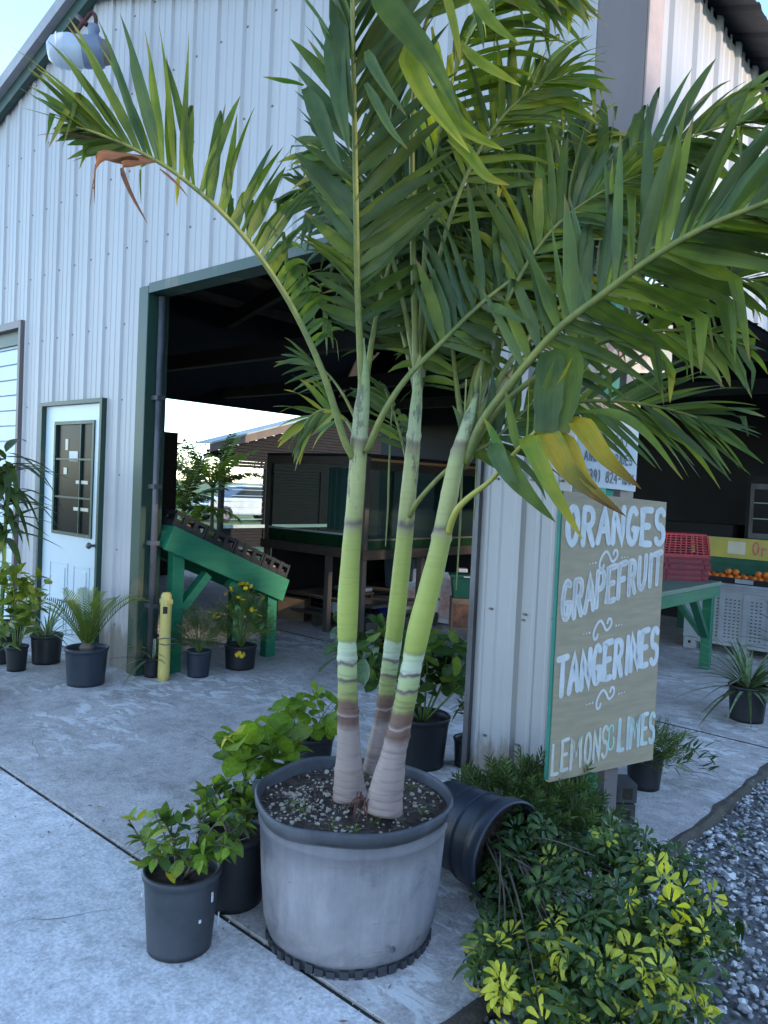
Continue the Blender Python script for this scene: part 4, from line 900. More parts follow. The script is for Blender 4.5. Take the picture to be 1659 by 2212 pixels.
for (u,v) in ((1315,1208),(1302,1357),(1308,1506)):
    sw=Ribbon(bfn,.0012); c=T(u,v); s=.055
    pts=[(c[0]+s*x,c[1]+s*y) for x,y in ((-.60,-.45),(-.72,-.75),(-1.0,-.8),(-1.12,-.35),(-.85,.25),(-.4,.62),(0,.35),(.35,-.15),(.7,-.1),(1.0,.25),(.95,.65),(.65,.7),(.5,.4))]
    sw.stroke([(p_.x,p_.y) for p_ in cat_rom([(a,b,0) for a,b in pts],40)],.012)
    so_=sw.mb.build('scroll_ornament','white_paint',sg); dt=Ribbon(bfn,.0012)
    for sgn in (-1,1):
        for k in range(3):
            x=c[0]+sgn*s*(1.6+k*.34); z=c[1]+s*(-.25 if sgn<0 else .1)+(sgn*k*.03*s); dt.stroke([(x-.001,z),(x+.001,z)],.010-.002*k)
    tag(dt.mb.build('dots','white_paint',sg),kind='stuff')
# sign post
px_=onboard(1300,1690)
pp_=bpt((onboard(1290,1720)[0]+.02),0,-.03)
m=MB()
for q in (0,): pass
u0=onboard(1292,1650)[0]; 
MB().hexa([bpt(u0-.022,.0,-.022),bpt(u0+.030,.0,-.022),bpt(u0+.030,.0,-.065),bpt(u0-.022,.0,-.065),bpt(u0-.022,2.45,-.022),bpt(u0+.030,2.45,-.022),bpt(u0+.030,2.45,-.065),bpt(u0-.022,2.45,-.065)]).build('post','teal',sg)
# second sign: airboat rides
c=[onboard(1247,1047),onboard(1375,1062),onboard(1386,872),onboard(1250,852)]
s2=empty('white_sign',(sL.x,sL.y,0),'white sign lettered airboat rides with a phone number under a red and yellow band','sign')
def quad(parent,cs,h0,h1,nm,mt): m=MB(); m.hexa([bpt(*cs[0],h0),bpt(*cs[1],h0),bpt(*cs[1],h1),bpt(*cs[0],h1),bpt(*cs[3],h0),bpt(*cs[2],h0),bpt(*cs[2],h1),bpt(*cs[3],h1)]); return m.build(nm,mt,parent)
quad(s2,c,-.006,-.016,'sign_board','sign_white')
zt2=lambda f:[(c[0][0]+(c[3][0]-c[0][0])*f,c[0][1]+(c[3][1]-c[0][1])*f),(c[1][0]+(c[2][0]-c[1][0])*f,c[1][1]+(c[2][1]-c[1][1])*f)]
aL,aR=zt2(.78);bL,bR=zt2(.995)
quad(s2,[(aL[0]+.002,aL[1]),(aR[0]-.004,aR[1]),(bR[0]-.004,bR[1]),(bL[0]+.002,bL[1])],-.004,-.0058,'yellow_band','sign_yellow')
mx_=lambda f,g:(aL[0]+(aR[0]-aL[0])*f,aL[1]+(aR[1]-aL[1])*f+g*(bL[1]-aL[1]))
text_on(s2,lambda a,z,h:bpt(a,z,h-.0035),'TOURS',mx_(.12,.2),mx_(.85,.2),.05,.05,.014,'salmon',seed=3,off=.0008)
def r2(txt,f,h,w,seed,x0=.1,x1=.95):
    A,B=zt2(f); p0=(A[0]+(B[0]-A[0])*x0,A[1]+(B[1]-A[1])*x0); p1=(A[0]+(B[0]-A[0])*x1,A[1]+(B[1]-A[1])*x1)
    text_on(s2,lambda a,z,h_:bpt(a,z,h_-.0056),txt,p0,p1,h,h,w,'grey_text',seed=seed,off=.0008)
r2('AGE BAY',.50,.040,.008,4,.25,.85); r2('AIRBOAT RIDES',.29,.040,.007,5,.12,.92); r2('(239) 824-1001',.07,.045,.008,6,.06,.96)
# third sign: big cream board with red print higher up
s3=empty('cream_sign',(sL.x,sL.y,0),'cream sign board with faded red print high on the post','sign')
c3=[onboard(1214,803),onboard(1453,806),onboard(1456,702),onboard(1216,690)]
quad(s3,c3,-.006,-.016,'sign_board','cream')
w3=c3[1][0]-c3[0][0]; text_on(s3,lambda a,z,h:bpt(a,z,h-.0045),'FRUIT',(c3[0][0]+.1*w3,c3[0][1]+.03),(c3[0][0]+.98*w3,c3[1][1]+.03),.13,.13,.034,'salmon',seed=8,off=.0008)
# yellow sign lettering
text_on(ys_,lambda a,z,h:Vector((a,-h,z)),'Orange',(.70,.06),(1.25,.05),.14,.14,.022,'red_text',seed=2,off=.001)

# ================= WALL LAMP =================
lp=on_y(180,112,-.42); LM=empty('wall_lamp',lp,'old barn floodlight with white glass globe and grey drum hanging from a rusty bracket','lamp')
ax=(-CR*1.0-CU*.10-CF*.22).normalized(); tm=ax.to_track_quat('Z','Y').to_matrix().to_4x4()
m=MB(); m.lathe([(0,.34),(.08,.33),(.135,.28),(.16,.20),(.165,.12),(.15,.04),(.14,.0)],28,mtx=tm); m.build('glass_globe','lamp_glass',LM,smooth=True)
for k in range(9):
    z=.03+k*.032; rr=.167 if k>2 else .155+.004*k; m=MB(); m.lathe([(rr-.004,z),(rr,z+.006),(rr-.004,z+.012)],28,mtx=tm)
    if k%2==0 and k<8: m.build('glass_ring','lamp_glass',LM,smooth=True)
m=MB(); m.lathe([(.145,0.005),(.15,-.02),(.15,-.15),(.14,-.18),(.10,-.20)],28,mtx=tm); m.build('drum','lamp_grey',LM,smooth=True)
m=MB(); m.lathe([(.12,-.19),(.11,-.24),(.07,-.27),(0,-.275)],24,mtx=tm); m.build('end_cap','lamp_tan',LM,smooth=True)
m=MB(); m.lathe([(.05,0),(.055,.03),(.05,.10),(.062,.12),(.05,.16),(0,.165)],16,tuple(ax*-.09)[:2]+((ax*-.09).z+.10,)); m.build('neck','lamp_grey',LM,smooth=True)
cc=(CR,CU)
def lpt(r_a,u_a,f_a=0): return CR*r_a+CU*u_a+CF*f_a
LM.scale=(.78,.78,.78)
dl=(lp-CAM).dot(CF)
def lq(u,v,dd=0): return (P(u,v,dl+dd)-lp)/.78
m=MB(); m.tube(cat_rom([lq(160,78),lq(170,62),lq(184,44),lq(197,28),lq(206,36),lq(207,60)],16),.020,8); m.build('bracket','rust',LM,smooth=True)
m=MB(); m.tube([lq(166,34,.35),lq(174,40,.12),lq(186,52)],.026,8); m.build('bracket_arm','rust',LM,smooth=True)
m=MB(); m.tube([lpt(-.03,-.14),lpt(-.02,-.30),lpt(-.03,-.44)],.008,6); m.build('cord','corr_grey',LM)
m=MB(); m.lathe([(.015,.10),(.03,.06),(.055,.0),(.03,-.02),(0,-.02)],16,tuple(lpt(-.06,-.53))); m.build('pull_weight','lamp_glass',LM,smooth=True)
# ================= LEAVES AND PLANTS =================
def leaf_mesh(name,m,prof,fold=.12,curve=.15,n=6):
    mb=MB(); mb.uv=[]
    for i in range(n+1):
        s=i/n; w=prof(s)/2; z=-curve*s*s
        for q in (-1,0,1): mb.v.append((s,q*w,z+(abs(q))*fold*w)); mb.uv.append((s,.5+q*.5))
    for i in range(n):
        a=i*3; mb.f+=[(a,a+3,a+4,a+1),(a+1,a+4,a+5,a+2)]
    return mb.mesh(name,m,True)
pf_oval=lambda W:(lambda s:W*math.sin(math.pi*min(1,max(.02,s**.8)))**.8)
pf_round=lambda W:(lambda s:W*(math.sin(math.pi*min(1,max(.01,s**1.15))))**.55)
pf_lance=lambda W:(lambda s:W*(math.sin(math.pi*min(1,max(.02,s**.62))))**.9)
pf_blade=lambda W:(lambda s:W*min(1,.5+2*s)*(1-s**2.2)+.002)
def potted(name,label,cat,loc,rt,rb,h,potm,group=None,lip=True,soil=True,seed=0,rz=0):
    root=empty(name,(loc[0],loc[1],loc[2] if len(loc)>2 else 0),label,cat,group)
    lipw=.012
    pr=[(0,.004),(rb*.96,.004),(rb,.0),(rb*1.01,.02),(rb+(rt-rb)*.80,h*.80),(rb+(rt-rb)*.82,h*.83),(rt*.985,h*.86),(rt*.99,h*.90),(rt+lipw*.3,h*.91),(rt+lipw*.5,h*.985),(rt+lipw*.2,h),(rt-.006,h),(rt-.010,h*.9),(rt-.015,h*.80)]
    m=MB(); m.lathe(pr,36,wob=.012,seed=seed); m.build('pot',potm,root,smooth=True)
    if soil: m=MB(); m.disc((0,0,h*.86),rt-.012,20,amp=.02,seed=seed); m.build('soil','soil',root,smooth=True)
    return root
def shrub(root,z0,spread,height,nleaf,meshes,r,lsize,stems=6,stemr=.004,stemm='bark_stem',shape='dome',lean=(0,0,0),leafname='leaf',along=.35,down=.2,maxper=300):
    """stems with leaves set along them; real branching, each leaf an object"""
    lean=Vector(lean); pts_all=[]
    for k in range(stems):
        a=2*math.pi*(k+r.random()*.7)/stems; rad=spread*r.uniform(.45,1.0); hh=height*r.uniform(.6,1.0)*(1-.25*(rad/spread)**2)
        b=Vector((math.cos(a)*.02,math.sin(a)*.02,z0)); e=Vector((math.cos(a)*rad,math.sin(a)*rad,z0+hh))+lean*hh
        mid=(b+e)/2+Vector((r.uniform(-.2,.2)*spread,r.uniform(-.2,.2)*spread,hh*.10))
        cp=cat_rom([b,mid,e],8); m=MB(); m.tube(cp,[stemr*(1-.6*i/8) for i in range(9)],5); m.build('stem',stemm,root,smooth=True)
        subs=[cp]
        for j in range(2):
            s=cp[r.randint(3,6)]; dd=rvec(r); dd.z=abs(dd.z)*.8+.2; e2=s+dd.normalized()*spread*r.uniform(.35,.6)
            c2=cat_rom([s,(s+e2)/2+rvec(r)*.01,e2],5); m=MB(); m.tube(c2,[stemr*.55*(1-.6*i/5) for i in range(6)],4); m.build('twig',stemm,root); subs.append(c2)
        pts_all.append(subs)
    per=max(1,nleaf//stems)
    for subs in pts_all:
        for i in range(per):
            cp=r.choice(subs) if r.random()<.65 else subs[0]
            t=along+(1-along)*r.random()**.7; f=t*(len(cp)-1); j=min(int(f),len(cp)-2); p=cp[j].lerp(cp[j+1],f-j)
            ax_=(cp[j+1]-cp[j]).normalized(); d=rvec(r); d=(d-ax_*d.dot(ax_)).normalized()*.9+ax_*r.uniform(.1,.8)+Vector((0,0,-down*r.random())); 
            nm=Vector((0,0,1))+rvec(r)*.55
            inst(leafname,r.choice(meshes),orient(d,nm,p,lsize*r.uniform(.65,1.25)),root)
def rotpot(o,a): o.rotation_euler=(0,0,a)

r=random.Random(21)
LM_={}
def lm(key,mt,W=.5,kind='oval',**k):
    if key not in LM_:
        pf={'oval':pf_oval,'round':pf_round,'lance':pf_lance,'blade':pf_blade}[kind](W); LM_[key]=leaf_mesh('leaf_'+key,mt,pf,**k)
    return LM_[key]
mid=[lm('mid','mid_leaf',.5),lm('mid_b','mid_leaf',.62,'oval',curve=.3,fold=.3),lm('brt','bright_leaf',.5)]
gold=lm('gold','gold_leaf',.55)
# 1 front small shrub in the scuffed pot
a=G(362,2090); b=(a.x-.085,a.y+.10)
pt=potted('potted_shrub','small leafy shrub in a scuffed grey pot standing on the pale walk','potted plant',b,.128,.108,.27,'scuffed_black',seed=1)
shrub(pt,.235,.25,.29,230,mid+[mid[0],lm('dk','dark_leaf',.55)],r,.056,8,.006,down=.3,along=.25)
for k in range(7): inst('leaf',gold,orient(rvec(r),(0,0,1),Vector((r.uniform(-.15,.15),r.uniform(-.15,.15),.25+r.uniform(.02,.2))),.06),pt)
m=MB()
for k in range(7): an=r.uniform(0,6.28); rr=.126+.018*.5; z=r.uniform(.05,.22); m.box(rr,rr+.0022,-.004,.004,z,z+r.uniform(.01,.05),Matrix.Rotation(an,4,'Z'))
m.build('scuff_mark','white_enamel',pt)
# 2 shrub behind in a black pot
a=G(470,1985); pt=potted('potted_shrub','bushy green shrub in a plain black pot right behind the scuffed pot','potted plant',(a.x-.08,a.y+.12),.135,.115,.27,'black_plastic',seed=2)
shrub(pt,.23,.18,.27,170,[mid[0],mid[1],lm('dk','dark_leaf',.55),mid[2]],r,.058,7,.005)
for k in range(5): inst('petal_leaf',gold,orient(rvec(r),(0,0,1),Vector((-.03+r.uniform(-.03,.03),r.uniform(-.03,.03),.62)),.055),pt)
# 3 broad light green plant
a=G(545,1900); pt=potted('potted_broadleaf','bright green broad leaved plant in a wide black pot against the large pot','potted plant',(a.x-.12,a.y+.13),.16,.14,.26,'black_plastic',seed=3)
shrub(pt,.23,.20,.36,70,[lm('broad','bright_leaf',.75,'round',fold=.25,curve=.25),lm('broad_m','mid_leaf',.7,'round',fold=.2)],r,.125,7,.005,'green_stem')
# 4 low bright plant behind the large pot
a=G(640,1700); pt=potted('potted_vine','low bright green plant behind the rim of the large pot','potted plant',(a.x-.10,a.y+.18),.13,.11,.22,'black_plastic',seed=4)
shrub(pt,.19,.30,.26,80,[lm('vine','bright_leaf',.8,'round',fold=.2),lm('vine2','bright_leaf',.6)],r,.085,8,.004,'green_stem',along=.3)
# 5 dark round-leaved plant
a=G(905,1672); pt=potted('potted_clusia','dark glossy round leaved shrub in a black pot behind the palm trunks','potted plant',(a.x-.1,a.y+.13),.16,.135,.29,'black_plastic',seed=5)
dk=[lm('clus','dark_leaf',.72,'round',fold=.12,curve=.12),lm('clus2','dark_leaf',.66,'round',fold=.3),lm('clus3','mid_leaf',.7,'round')]
shrub(pt,.25,.50,.74,280,dk[:2]*3+[dk[2]],r,.120,13,.007,'green_stem',along=.2,lean=(-.28,-.22,0))
# 6 plant beside pillar
a=G(1000,1668); pt=potted('potted_shrub','small dark fine leaved plant against the corrugated barn pillar','potted plant',(a.x-.05,a.y+.12),.09,.08,.16,'black_plastic',seed=6)
shrub(pt,.14,.13,.40,90,[lm('fine','fine_leaf',.22,'lance'),lm('greyl','grey_leaf',.25,'lance')],r,.075,7,.003)

# 7 cycad
def cycad_frond(L,r,mt='cycad',arch=.5,wid=.085):
    mb=MB(); pts=[]; 
    for i in range(15): s=i/14; pts.append(Vector((L*s*(1-.12*s),0,L*(arch*math.sin(s*1.7)*.55-.10*s*s))))
    mb.tube(pts,[.005*(1-.7*i/14) for i in range(15)],4)
    n=22
    for i in range(n):
        s=.12+.88*i/(n-1); f=s*14; j=min(int(f),13); p=pts[j].lerp(pts[j+1],f-j); t=(pts[j+1]-pts[j]).normalized()
        l=wid*(.35+.65*math.sin(math.pi*min(1,s*.82+.12)))*(1 if s<.9 else .7)
        for sd_ in (-1,1):
            d=(t*.62+Vector((0,sd_,0))*.75+Vector((0,0,.28))).normalized(); w=t*.0055; q=p+d*l
            mb.add([p-w,p+w,p.lerp(q,.6)+w*.9,q,p.lerp(q,.6)-w*.9],[(0,1,2,3,4)])
    return mb
a=G(163,1488); pt=potted('potted_cycad','sago palm with stiff arching fronds in a dark blue-black pot beside the white door','potted plant',(a.x-.1,a.y+.13),.155,.135,.28,'navy_pot',seed=7)
cm=[cycad_frond(.52,r,arch=aa).mesh('cycad_frond','cycad',False) for aa in (.35,.8,1.2)]
for k in range(18):
    an=k*2.4; tier=k/18; el=R_(66-64*tier); d=Vector((math.cos(an)*math.cos(el),math.sin(an)*math.cos(el),math.sin(el)))
    inst('frond',cm[2 if tier>.7 else (1 if tier>.4 else 0)],orient(d,Vector((0,0,1))+rvec(r)*.1,(0,0,.26),r.uniform(.85,1.12)),pt)
m=MB(); m.lathe([(0,.24),(.05,.24),(.055,.28),(.03,.31),(0,.32)],12); m.build('trunk','bark_stem',pt)
# 8 spider plant in pot behind the cycad
def blades(root,z,n,L,mts,r,el0=20,el1=80,W=.05,name='blade'):
    ms=[leaf_mesh(name,mt,pf_blade(W),fold=.35,curve=cv,n=8) for mt in mts for cv in (.25,.55,.85)]
    for k in range(n):
        an=k*2.4+r.uniform(-.3,.3); el=R_(r.uniform(el0,el1)); d=Vector((math.cos(an)*math.cos(el),math.sin(an)*math.cos(el),math.sin(el)))
        inst(name,r.choice(ms),orient(d,Vector((0,0,1)),(0.015*math.cos(an),.015*math.sin(an),z),L*r.uniform(.6,1.1)),root)
a=G(80,1440); pt=potted('potted_spider_plant','pale striped spider plant in a black pot between the cycad and the wall','potted plant',(a.x-.1,a.y+.12),.125,.11,.24,'black_plastic',seed=8)
blades(pt,.21,38,.40,('grey_leaf','grey_leaf'),r)
# 9 tall leafy plants at the left edge
a=G(22,1455); pt=potted('potted_shrub','tall mid green leafy plant in a small black pot by the wall','potted plant',(a.x-.08,a.y+.08),.085,.07,.20,'black_plastic',seed=9)
shrub(pt,.17,.26,.82,170,[lm('mlance','mid_leaf',.36,'lance',curve=.35),mid[0]],r,.13,7,.005,'green_stem',along=.15)
a=G(-60,1500); pt=potted('potted_shrub','low bushy variegated plant crowding in front of the tall leafy one','potted plant',(a.x,a.y+.05),.12,.10,.2,'black_plastic',seed=10)
shrub(pt,.17,.34,.40,150,[mid[0],lm('greyo','grey_leaf',.4)],r,.09,8,.004,'green_stem',along=.2)
# 10 big drooping plant in front of the garage door
gp=G(-45,1440); pt=potted('potted_palm','tall drooping plant in front of the slatted garage door','potted plant',(gp.x-.1,gp.y+.2),.18,.15,.32,'black_plastic',seed=11)
m=MB(); m.tube([(0,0,.28),(.03,0,.9),(0,.02,1.65)],[.02,.016,.012],7); m.build('stem','green_stem',pt)
bm=[leaf_mesh('leaf',mt,pf_lance(.16),fold=.3,curve=cv,n=8) for mt in ('frond_deep','fine_leaf') for cv in (.5,.9)]
for k in range(60):
    an=k*2.4; z=1.0+.75*(k/60)**.8+r.uniform(-.05,.05); el=R_(r.uniform(-25,50)); d=Vector((math.cos(an)*math.cos(el),math.sin(an)*math.cos(el),math.sin(el)))
    inst('leaf',r.choice(bm),orient(d,(0,0,1),(0,0,z),r.uniform(.35,.55)),pt)
# 11 half dried plant by yellow post
a=G(322,1466); pt=potted('potted_spider_plant','scraggly half dry plant in a small pot beside the yellow post','potted plant',(a.x-.05,a.y+.06),.075,.062,.15,'black_plastic',seed=12)
blades(pt,.13,20,.34,('dry_green','grey_leaf'),r,15,88,.06)
inst('dry_blade',leaf_mesh('dry_blade','gold_leaf',pf_blade(.09),fold=.3,curve=.5,n=8),orient((-.75,-.66,.5),(0,0,1),(0,0,.2),.30),pt)
MB().box(-.003,.003,-.02,.02,.14,.30).build('plant_label','white_enamel',pt)
# 12, 13 plants under the stand
def fine_bush(root,z0,rad,h,n,mts,r,L=.06,W=.10,name='sprig'):
    """dense bush of fine sprigs, each sprig a little plume"""
    meshes=[]
    for mt in mts:
        for v in range(2):
            mb=MB()
            for i in range(12):
                s=i/11; p=Vector((s,0,-.15*s*s))
                for sd_ in (-1,1):
                    d=Vector((.55,sd_*.8,r.uniform(-.3,.5))).normalized()*.34*(1-.55*s); w=Vector((W*.35,0,0)); mb.add([p,p+d*.5+w,p+d,p+d*.5-w],[(0,1,2,3)])
            meshes.append(mb.mesh(name,mt))
    st_=max(5,n//14)
    for k in range(st_):
        an=k*2.4; rr=rad*math.sqrt((k+.5)/st_); e=Vector((math.cos(an)*rr,math.sin(an)*rr,z0+h*(1-.45*(rr/rad)**2)*r.uniform(.85,1.05)))
        m=MB(); m.tube([(0,0,z0),(Vector((0,0,z0))+e)/2+Vector((0,0,.02)),e],[.004,.003,.0015],4); m.build('stem','green_stem',root)
    for k in range(n):
        an=r.uniform(0,6.283); el=math.acos(r.uniform(-.15,1)); q=r.uniform(.45,1.0)
        dr=Vector((math.sin(el)*math.cos(an),math.sin(el)*math.sin(an),math.cos(el))); p=Vector((dr.x*rad*q*.8,dr.y*rad*q*.8,z0+h*.25+dr.z*h*.65*q))
        d=dr*.8+Vector((0,0,.35))+rvec(r)*.5
        inst(name,r.choice(meshes),orient(d,rvec(r),p,L*r.uniform(.8,1.5)),root)
a=G(415,1466); pt=potted('potted_bush','dull fine leaved bush in a slim dark pot under the slanted stand','potted plant',(a.x-.05,a.y+.09),.10,.085,.21,'navy_pot',seed=13)
fine_bush(pt,.18,.20,.40,200,('dry_green','fine_leaf'),r,.065)
a=G(508,1450); pt=potted('potted_daisy_bush','dark green bush with yellow daisy flowers in a black pot under the slanted stand','potted plant',(a.x-.08,a.y+.11),.135,.12,.20,'black_plastic',seed=14)
fine_bush(pt,.17,.29,.52,290,('fine_leaf','mid_leaf'),r,.075)
mb=MB()
for k in range(9):
    c_,s_=math.cos(k*.698),math.sin(k*.698); mb.add([(0,0,0),(.5*c_+.2*s_,.5*s_-.2*c_,.05),(c_,s_,.0),(.5*c_-.2*s_,.5*s_+.2*c_,.05)],[(0,1,2,3)])
fl=mb.mesh('flower','petal')
for k in range(40):
    an=r.uniform(0,6.283); q=r.uniform(.2,1); el=r.uniform(0,1.2); p=Vector((math.cos(an)*.27*math.sin(el),math.sin(an)*.27*math.sin(el),.20+.56*math.cos(el)*.85+.05))
    inst('flower',fl,orient(rvec(r),p-Vector((0,0,.3))+Vector((0,0,.3)),p,.026),pt)
for k in range(4): inst('flower',fl,orient(rvec(r),(1,-.8,.4),Vector((.16+.03*k,-.16,.16+.02*(k%2))),.024),pt)
# 14 spider plant at the right bay
a=G(1628,1566); pt=potted('potted_spider_plant','striped spider plant in a black pot on the floor of the open side bay','potted plant',(a.x-.08,a.y+.10),.135,.115,.26,'black_plastic',seed=15)
blades(pt,.22,84,.46,('grey_leaf','dry_green','grey_leaf'),r,10,85,.07)
# behind it darker blades
a=G(1700,1480); pt=potted('potted_grass','dark strappy plant in a black pot behind the spider plant','potted plant',(a.x,a.y+.3),.13,.11,.24,'black_plastic',seed=16)
blades(pt,.2,40,.55,('frond_deep','fine_leaf'),r,35,88,.06)
# 15 pot and plant beside cinder blocks
a=G(1385,1712); pt=potted('potted_bush','fine leaved shrub leaning out of a black pot behind the fruit sign','potted plant',(a.x-.03,a.y+.10),.10,.085,.19,'black_plastic',seed=17)
fine_bush(pt,.13,.24,.22,150,('fine_leaf','mid_leaf'),r,.08)
for k in range(60):
    p=Vector((.06+r.uniform(0,.22),.10+r.uniform(-.02,.26),.17+r.gauss(0,.05))); inst('leaf',lm('fine','fine_leaf',.22,'lance'),orient(Vector((.5,.6,.1))+rvec(r)*.6,(0,0,1),p,.08),pt)
cb_=G(1322,1775); 
for i,(dz,lb) in enumerate(((0,'dark cinder block on the slab under the fruit sign'),(.10,'dark cinder block stacked on the lower one under the fruit sign'))):
    t=empty('cinder_block',(cb_.x-.02,cb_.y+.05,dz),lb,'block','cinder blocks under the fruit sign',rz=R_(40)+i*.12)
    MB().box(-.09,.09,-.07,.07,0,.095).build('block_body','cinder',t,bevel=.006)
    MB().box(-.06,-.01,-.0712,-.068,.02,.075).build('cavity','joint',t); MB().box(.015,.065,-.0712,-.068,.02,.075).build('cavity','joint',t)

# 16 fallen dark blue pot with variegated schefflera
fp=Vector((-.20,-.66,.205)); axd=Vector((.985,-.15,-.02)).normalized()
fm=Matrix.Translation(Vector((0,0,0)))@axd.to_track_quat('Z','Y').to_matrix().to_4x4()
fr=empty('fallen_potted_schefflera',(fp.x,fp.y,0),'tipped over navy pot with a sprawling variegated schefflera spilling onto the gravel','potted plant')
m=MB(); m.lathe([(0,0),(.15,0),(.158,.012),(.186,.30),(.188,.31),(.199,.315),(.203,.37),(.198,.38),(.192,.38),(.186,.31),(.165,.2)],40,wob=.015,seed=4,mtx=Matrix.Translation((0,0,fp.z))@fm); m.build('pot','navy_pot',fr,smooth=True)
m=MB(); m.disc((0,0,.29),.182,24,amp=.05,seed=3); m.v=[tuple(Matrix.Translation((0,0,fp.z))@fm@Vector(p)) for p in m.v]; m.build('soil','soil',fr,smooth=True)
for zz in (.05,.13,.22): m=MB(); rr=.152+.03*zz/.3*1.15+.003; m.lathe([(rr,zz),(rr+.004,zz+.005),(rr,zz+.01)],40,wob=.015,seed=4,mtx=Matrix.Translation((0,0,fp.z))@fm); m.build('rib','navy_pot',fr,smooth=True)
def whorl(n,mt,L,W,r,droop=.35,curl=.3):
    mb=MB(); mb.uv=[]
    for k in range(n):
        an=2*math.pi*k/n+r.uniform(-.25,.25); d=Vector((math.cos(an),math.sin(an),0)); sdv=Vector((-math.sin(an),math.cos(an),0)); l=L*r.uniform(.7,1.15)
        b=len(mb.v); N_=5; dz=r.uniform(.6,1.3)*droop
        cv_=r.uniform(-.35,.35)
        for i in range(N_+1):
            s=i/N_; w=W*math.sin(math.pi*min(1,max(.04,s**1.25)))**.7/2 if i<N_ else .002; w=max(w,.003)
            p=d*(.018+l*s*(1-.25*s))+sdv*(l*cv_*s*s)+Vector((0,0,.03*s-l*dz*s*s))
            for q in (-1,0,1): mb.v.append(tuple(p+sdv*(q*w)+Vector((0,0,abs(q)*w*.35)))); mb.uv.append((s,.5+.5*q))
        for i in range(N_):
            a=b+i*3; mb.f+=[(a,a+3,a+4,a+1),(a+1,a+4,a+5,a+2)]
    mb.uv=mb.uv; return mb.mesh('leaf_whorl',mt,True)
rw=random.Random(31)
WH_D=[whorl(8,'dark_leaf',.074,.023,rw,rw.uniform(.4,1.1)) for _ in range(4)]
WH_H=[whorl(8,'var_half',.072,.022,rw,rw.uniform(.4,1.1)) for _ in range(4)]
WH_Y=[whorl(7,'yellow_var',.072,.022,rw,rw.uniform(.2,.9)) for _ in range(3)]
origin=Vector((fp.x,fp.y,0))
# clumps: (u,v,depth,radius,count,yellow fraction)
clumps=[(1105,1850,2.98,.09,16,.15),(1085,1930,2.85,.09,14,.1),(1180,1870,2.95,.17,20,.10),(1290,1900,2.75,.20,26,.20),(1400,1920,2.7,.20,26,.30),(1490,1960,2.65,.16,22,.40),(1090,1990,2.75,.12,12,.05),
 (1200,2010,2.55,.18,24,.10),(1320,2030,2.45,.19,26,.25),(1440,2080,2.4,.18,24,.35),(1080,2090,2.35,.09,12,.55),(1130,2150,2.25,.11,14,.5),
 (1240,2140,2.25,.15,20,.2),(1350,2180,2.2,.15,20,.3),(1470,2200,2.2,.12,14,.35),(1310,1820,2.95,.10,10,.25),(1060,2040,2.5,.06,5,.3),(1370,1850,2.85,.1,9,.3),(1150,1830,3.0,.13,16,.15),(1140,1900,2.9,.13,18,.1),(1230,1950,2.7,.16,20,.15),(1160,2060,2.4,.14,16,.3),(1290,2110,2.3,.15,18,.2),(1390,2010,2.5,.15,18,.3),(1530,2020,2.55,.09,10,.4),(1180,2190,2.15,.10,10,.3)]
mouth=fm@Vector((0,0,.33))+Vector((0,0,fp.z))
cnt=0; extra={}
rw.shuffle(clumps)
for u,v,d,rad,n,yf in clumps:
    c=P(u,v,d)-origin; c.z=max(c.z,.07)
    for q in range(1):
        e=c+rvec(rw)*rad*.5; e.z=max(e.z,.03); m=MB(); mdp=(mouth+e)/2+Vector((0,0,.05)); m.tube(cat_rom([mouth+rvec(rw)*.06,mdp,e],8),[.005,.0046,.004,.004,.0035,.003,.0025,.002,.0015],5); m.build('stem','bark_stem',fr)
    for i in range(int(n*1.45)):
        dv=rvec(rw); p=c+dv*rad*rw.uniform(.55,1.05); p.z=max(p.z,.02)
        x=rw.random(); ms=WH_Y if x<yf*.55*(1.6 if v>2030 else .7) else (WH_H if x<yf*.8+.22 else WH_D)
        nm=dv*.9+Vector((.25,-.3,.55))+rvec(rw)*.35
        me_=rw.choice(ms); mx__=orient(rvec(rw),nm,p,rw.uniform(.62,1.0)); cnt+=1
        if cnt<=295: inst('leaf_whorl',me_,mx__,fr)
        else: extra.setdefault(me_.materials[0].name,(MB(),me_.materials[0]))[0].add([mx__@v.co for v in me_.vertices],[tuple(p_.vertices) for p_ in me_.polygons])
for mb_,mt_ in extra.values(): tag(mb_.build('leaf_mass',mt_,fr,smooth=True),kind='stuff')
# fine leaved plant behind the fallen pot
q=G(1165,1905); pt=potted('potted_podocarpus','dark fine leaved shrub in a black pot between the fallen pot and the fruit sign','potted plant',(q.x-.12,q.y+.16),.15,.13,.20,'black_plastic',seed=19)
pods=[]
for v in range(4):
    mb=MB()
    for i in range(26):
        s=.1+.9*i/25; an=i*2.4; d=Vector((.75,math.cos(an)*.7,math.sin(an)*.7)).normalized(); p=Vector((s*.9,0,-.1*s*s)); l=.48*(1-.35*s); w=d.cross(rvec(r)).normalized()*.034
        mb.add([p,p+d*l*.45+w,p+d*l,p+d*l*.45-w],[(0,1,2,3)])
    pods.append(mb.mesh('sprig',('fine_leaf','fine_leaf','frond_deep','grey_leaf')[v] if v<3 else 'fine_leaf'))
m=MB()
for k in range(12): an=k*2.4; e=Vector((math.cos(an)*.28,math.sin(an)*.24,.30)); m.tube([(0,0,.17),(e*.5)+Vector((0,0,.12)),e],[.006,.004,.002],5)
m.build('branches','green_stem',pt)
for k in range(290):
    dr=rvec(r); dr.z=abs(dr.z)*.9-.1; q_=r.uniform(.5,1); p=Vector((dr.x*.36*q_,dr.y*.30*q_,.13+dr.z*.27*q_)); inst('sprig',r.choice(pods),orient(dr+Vector((0,0,.25))+rvec(r)*.5,rvec(r),p,r.uniform(.09,.15)),pt)

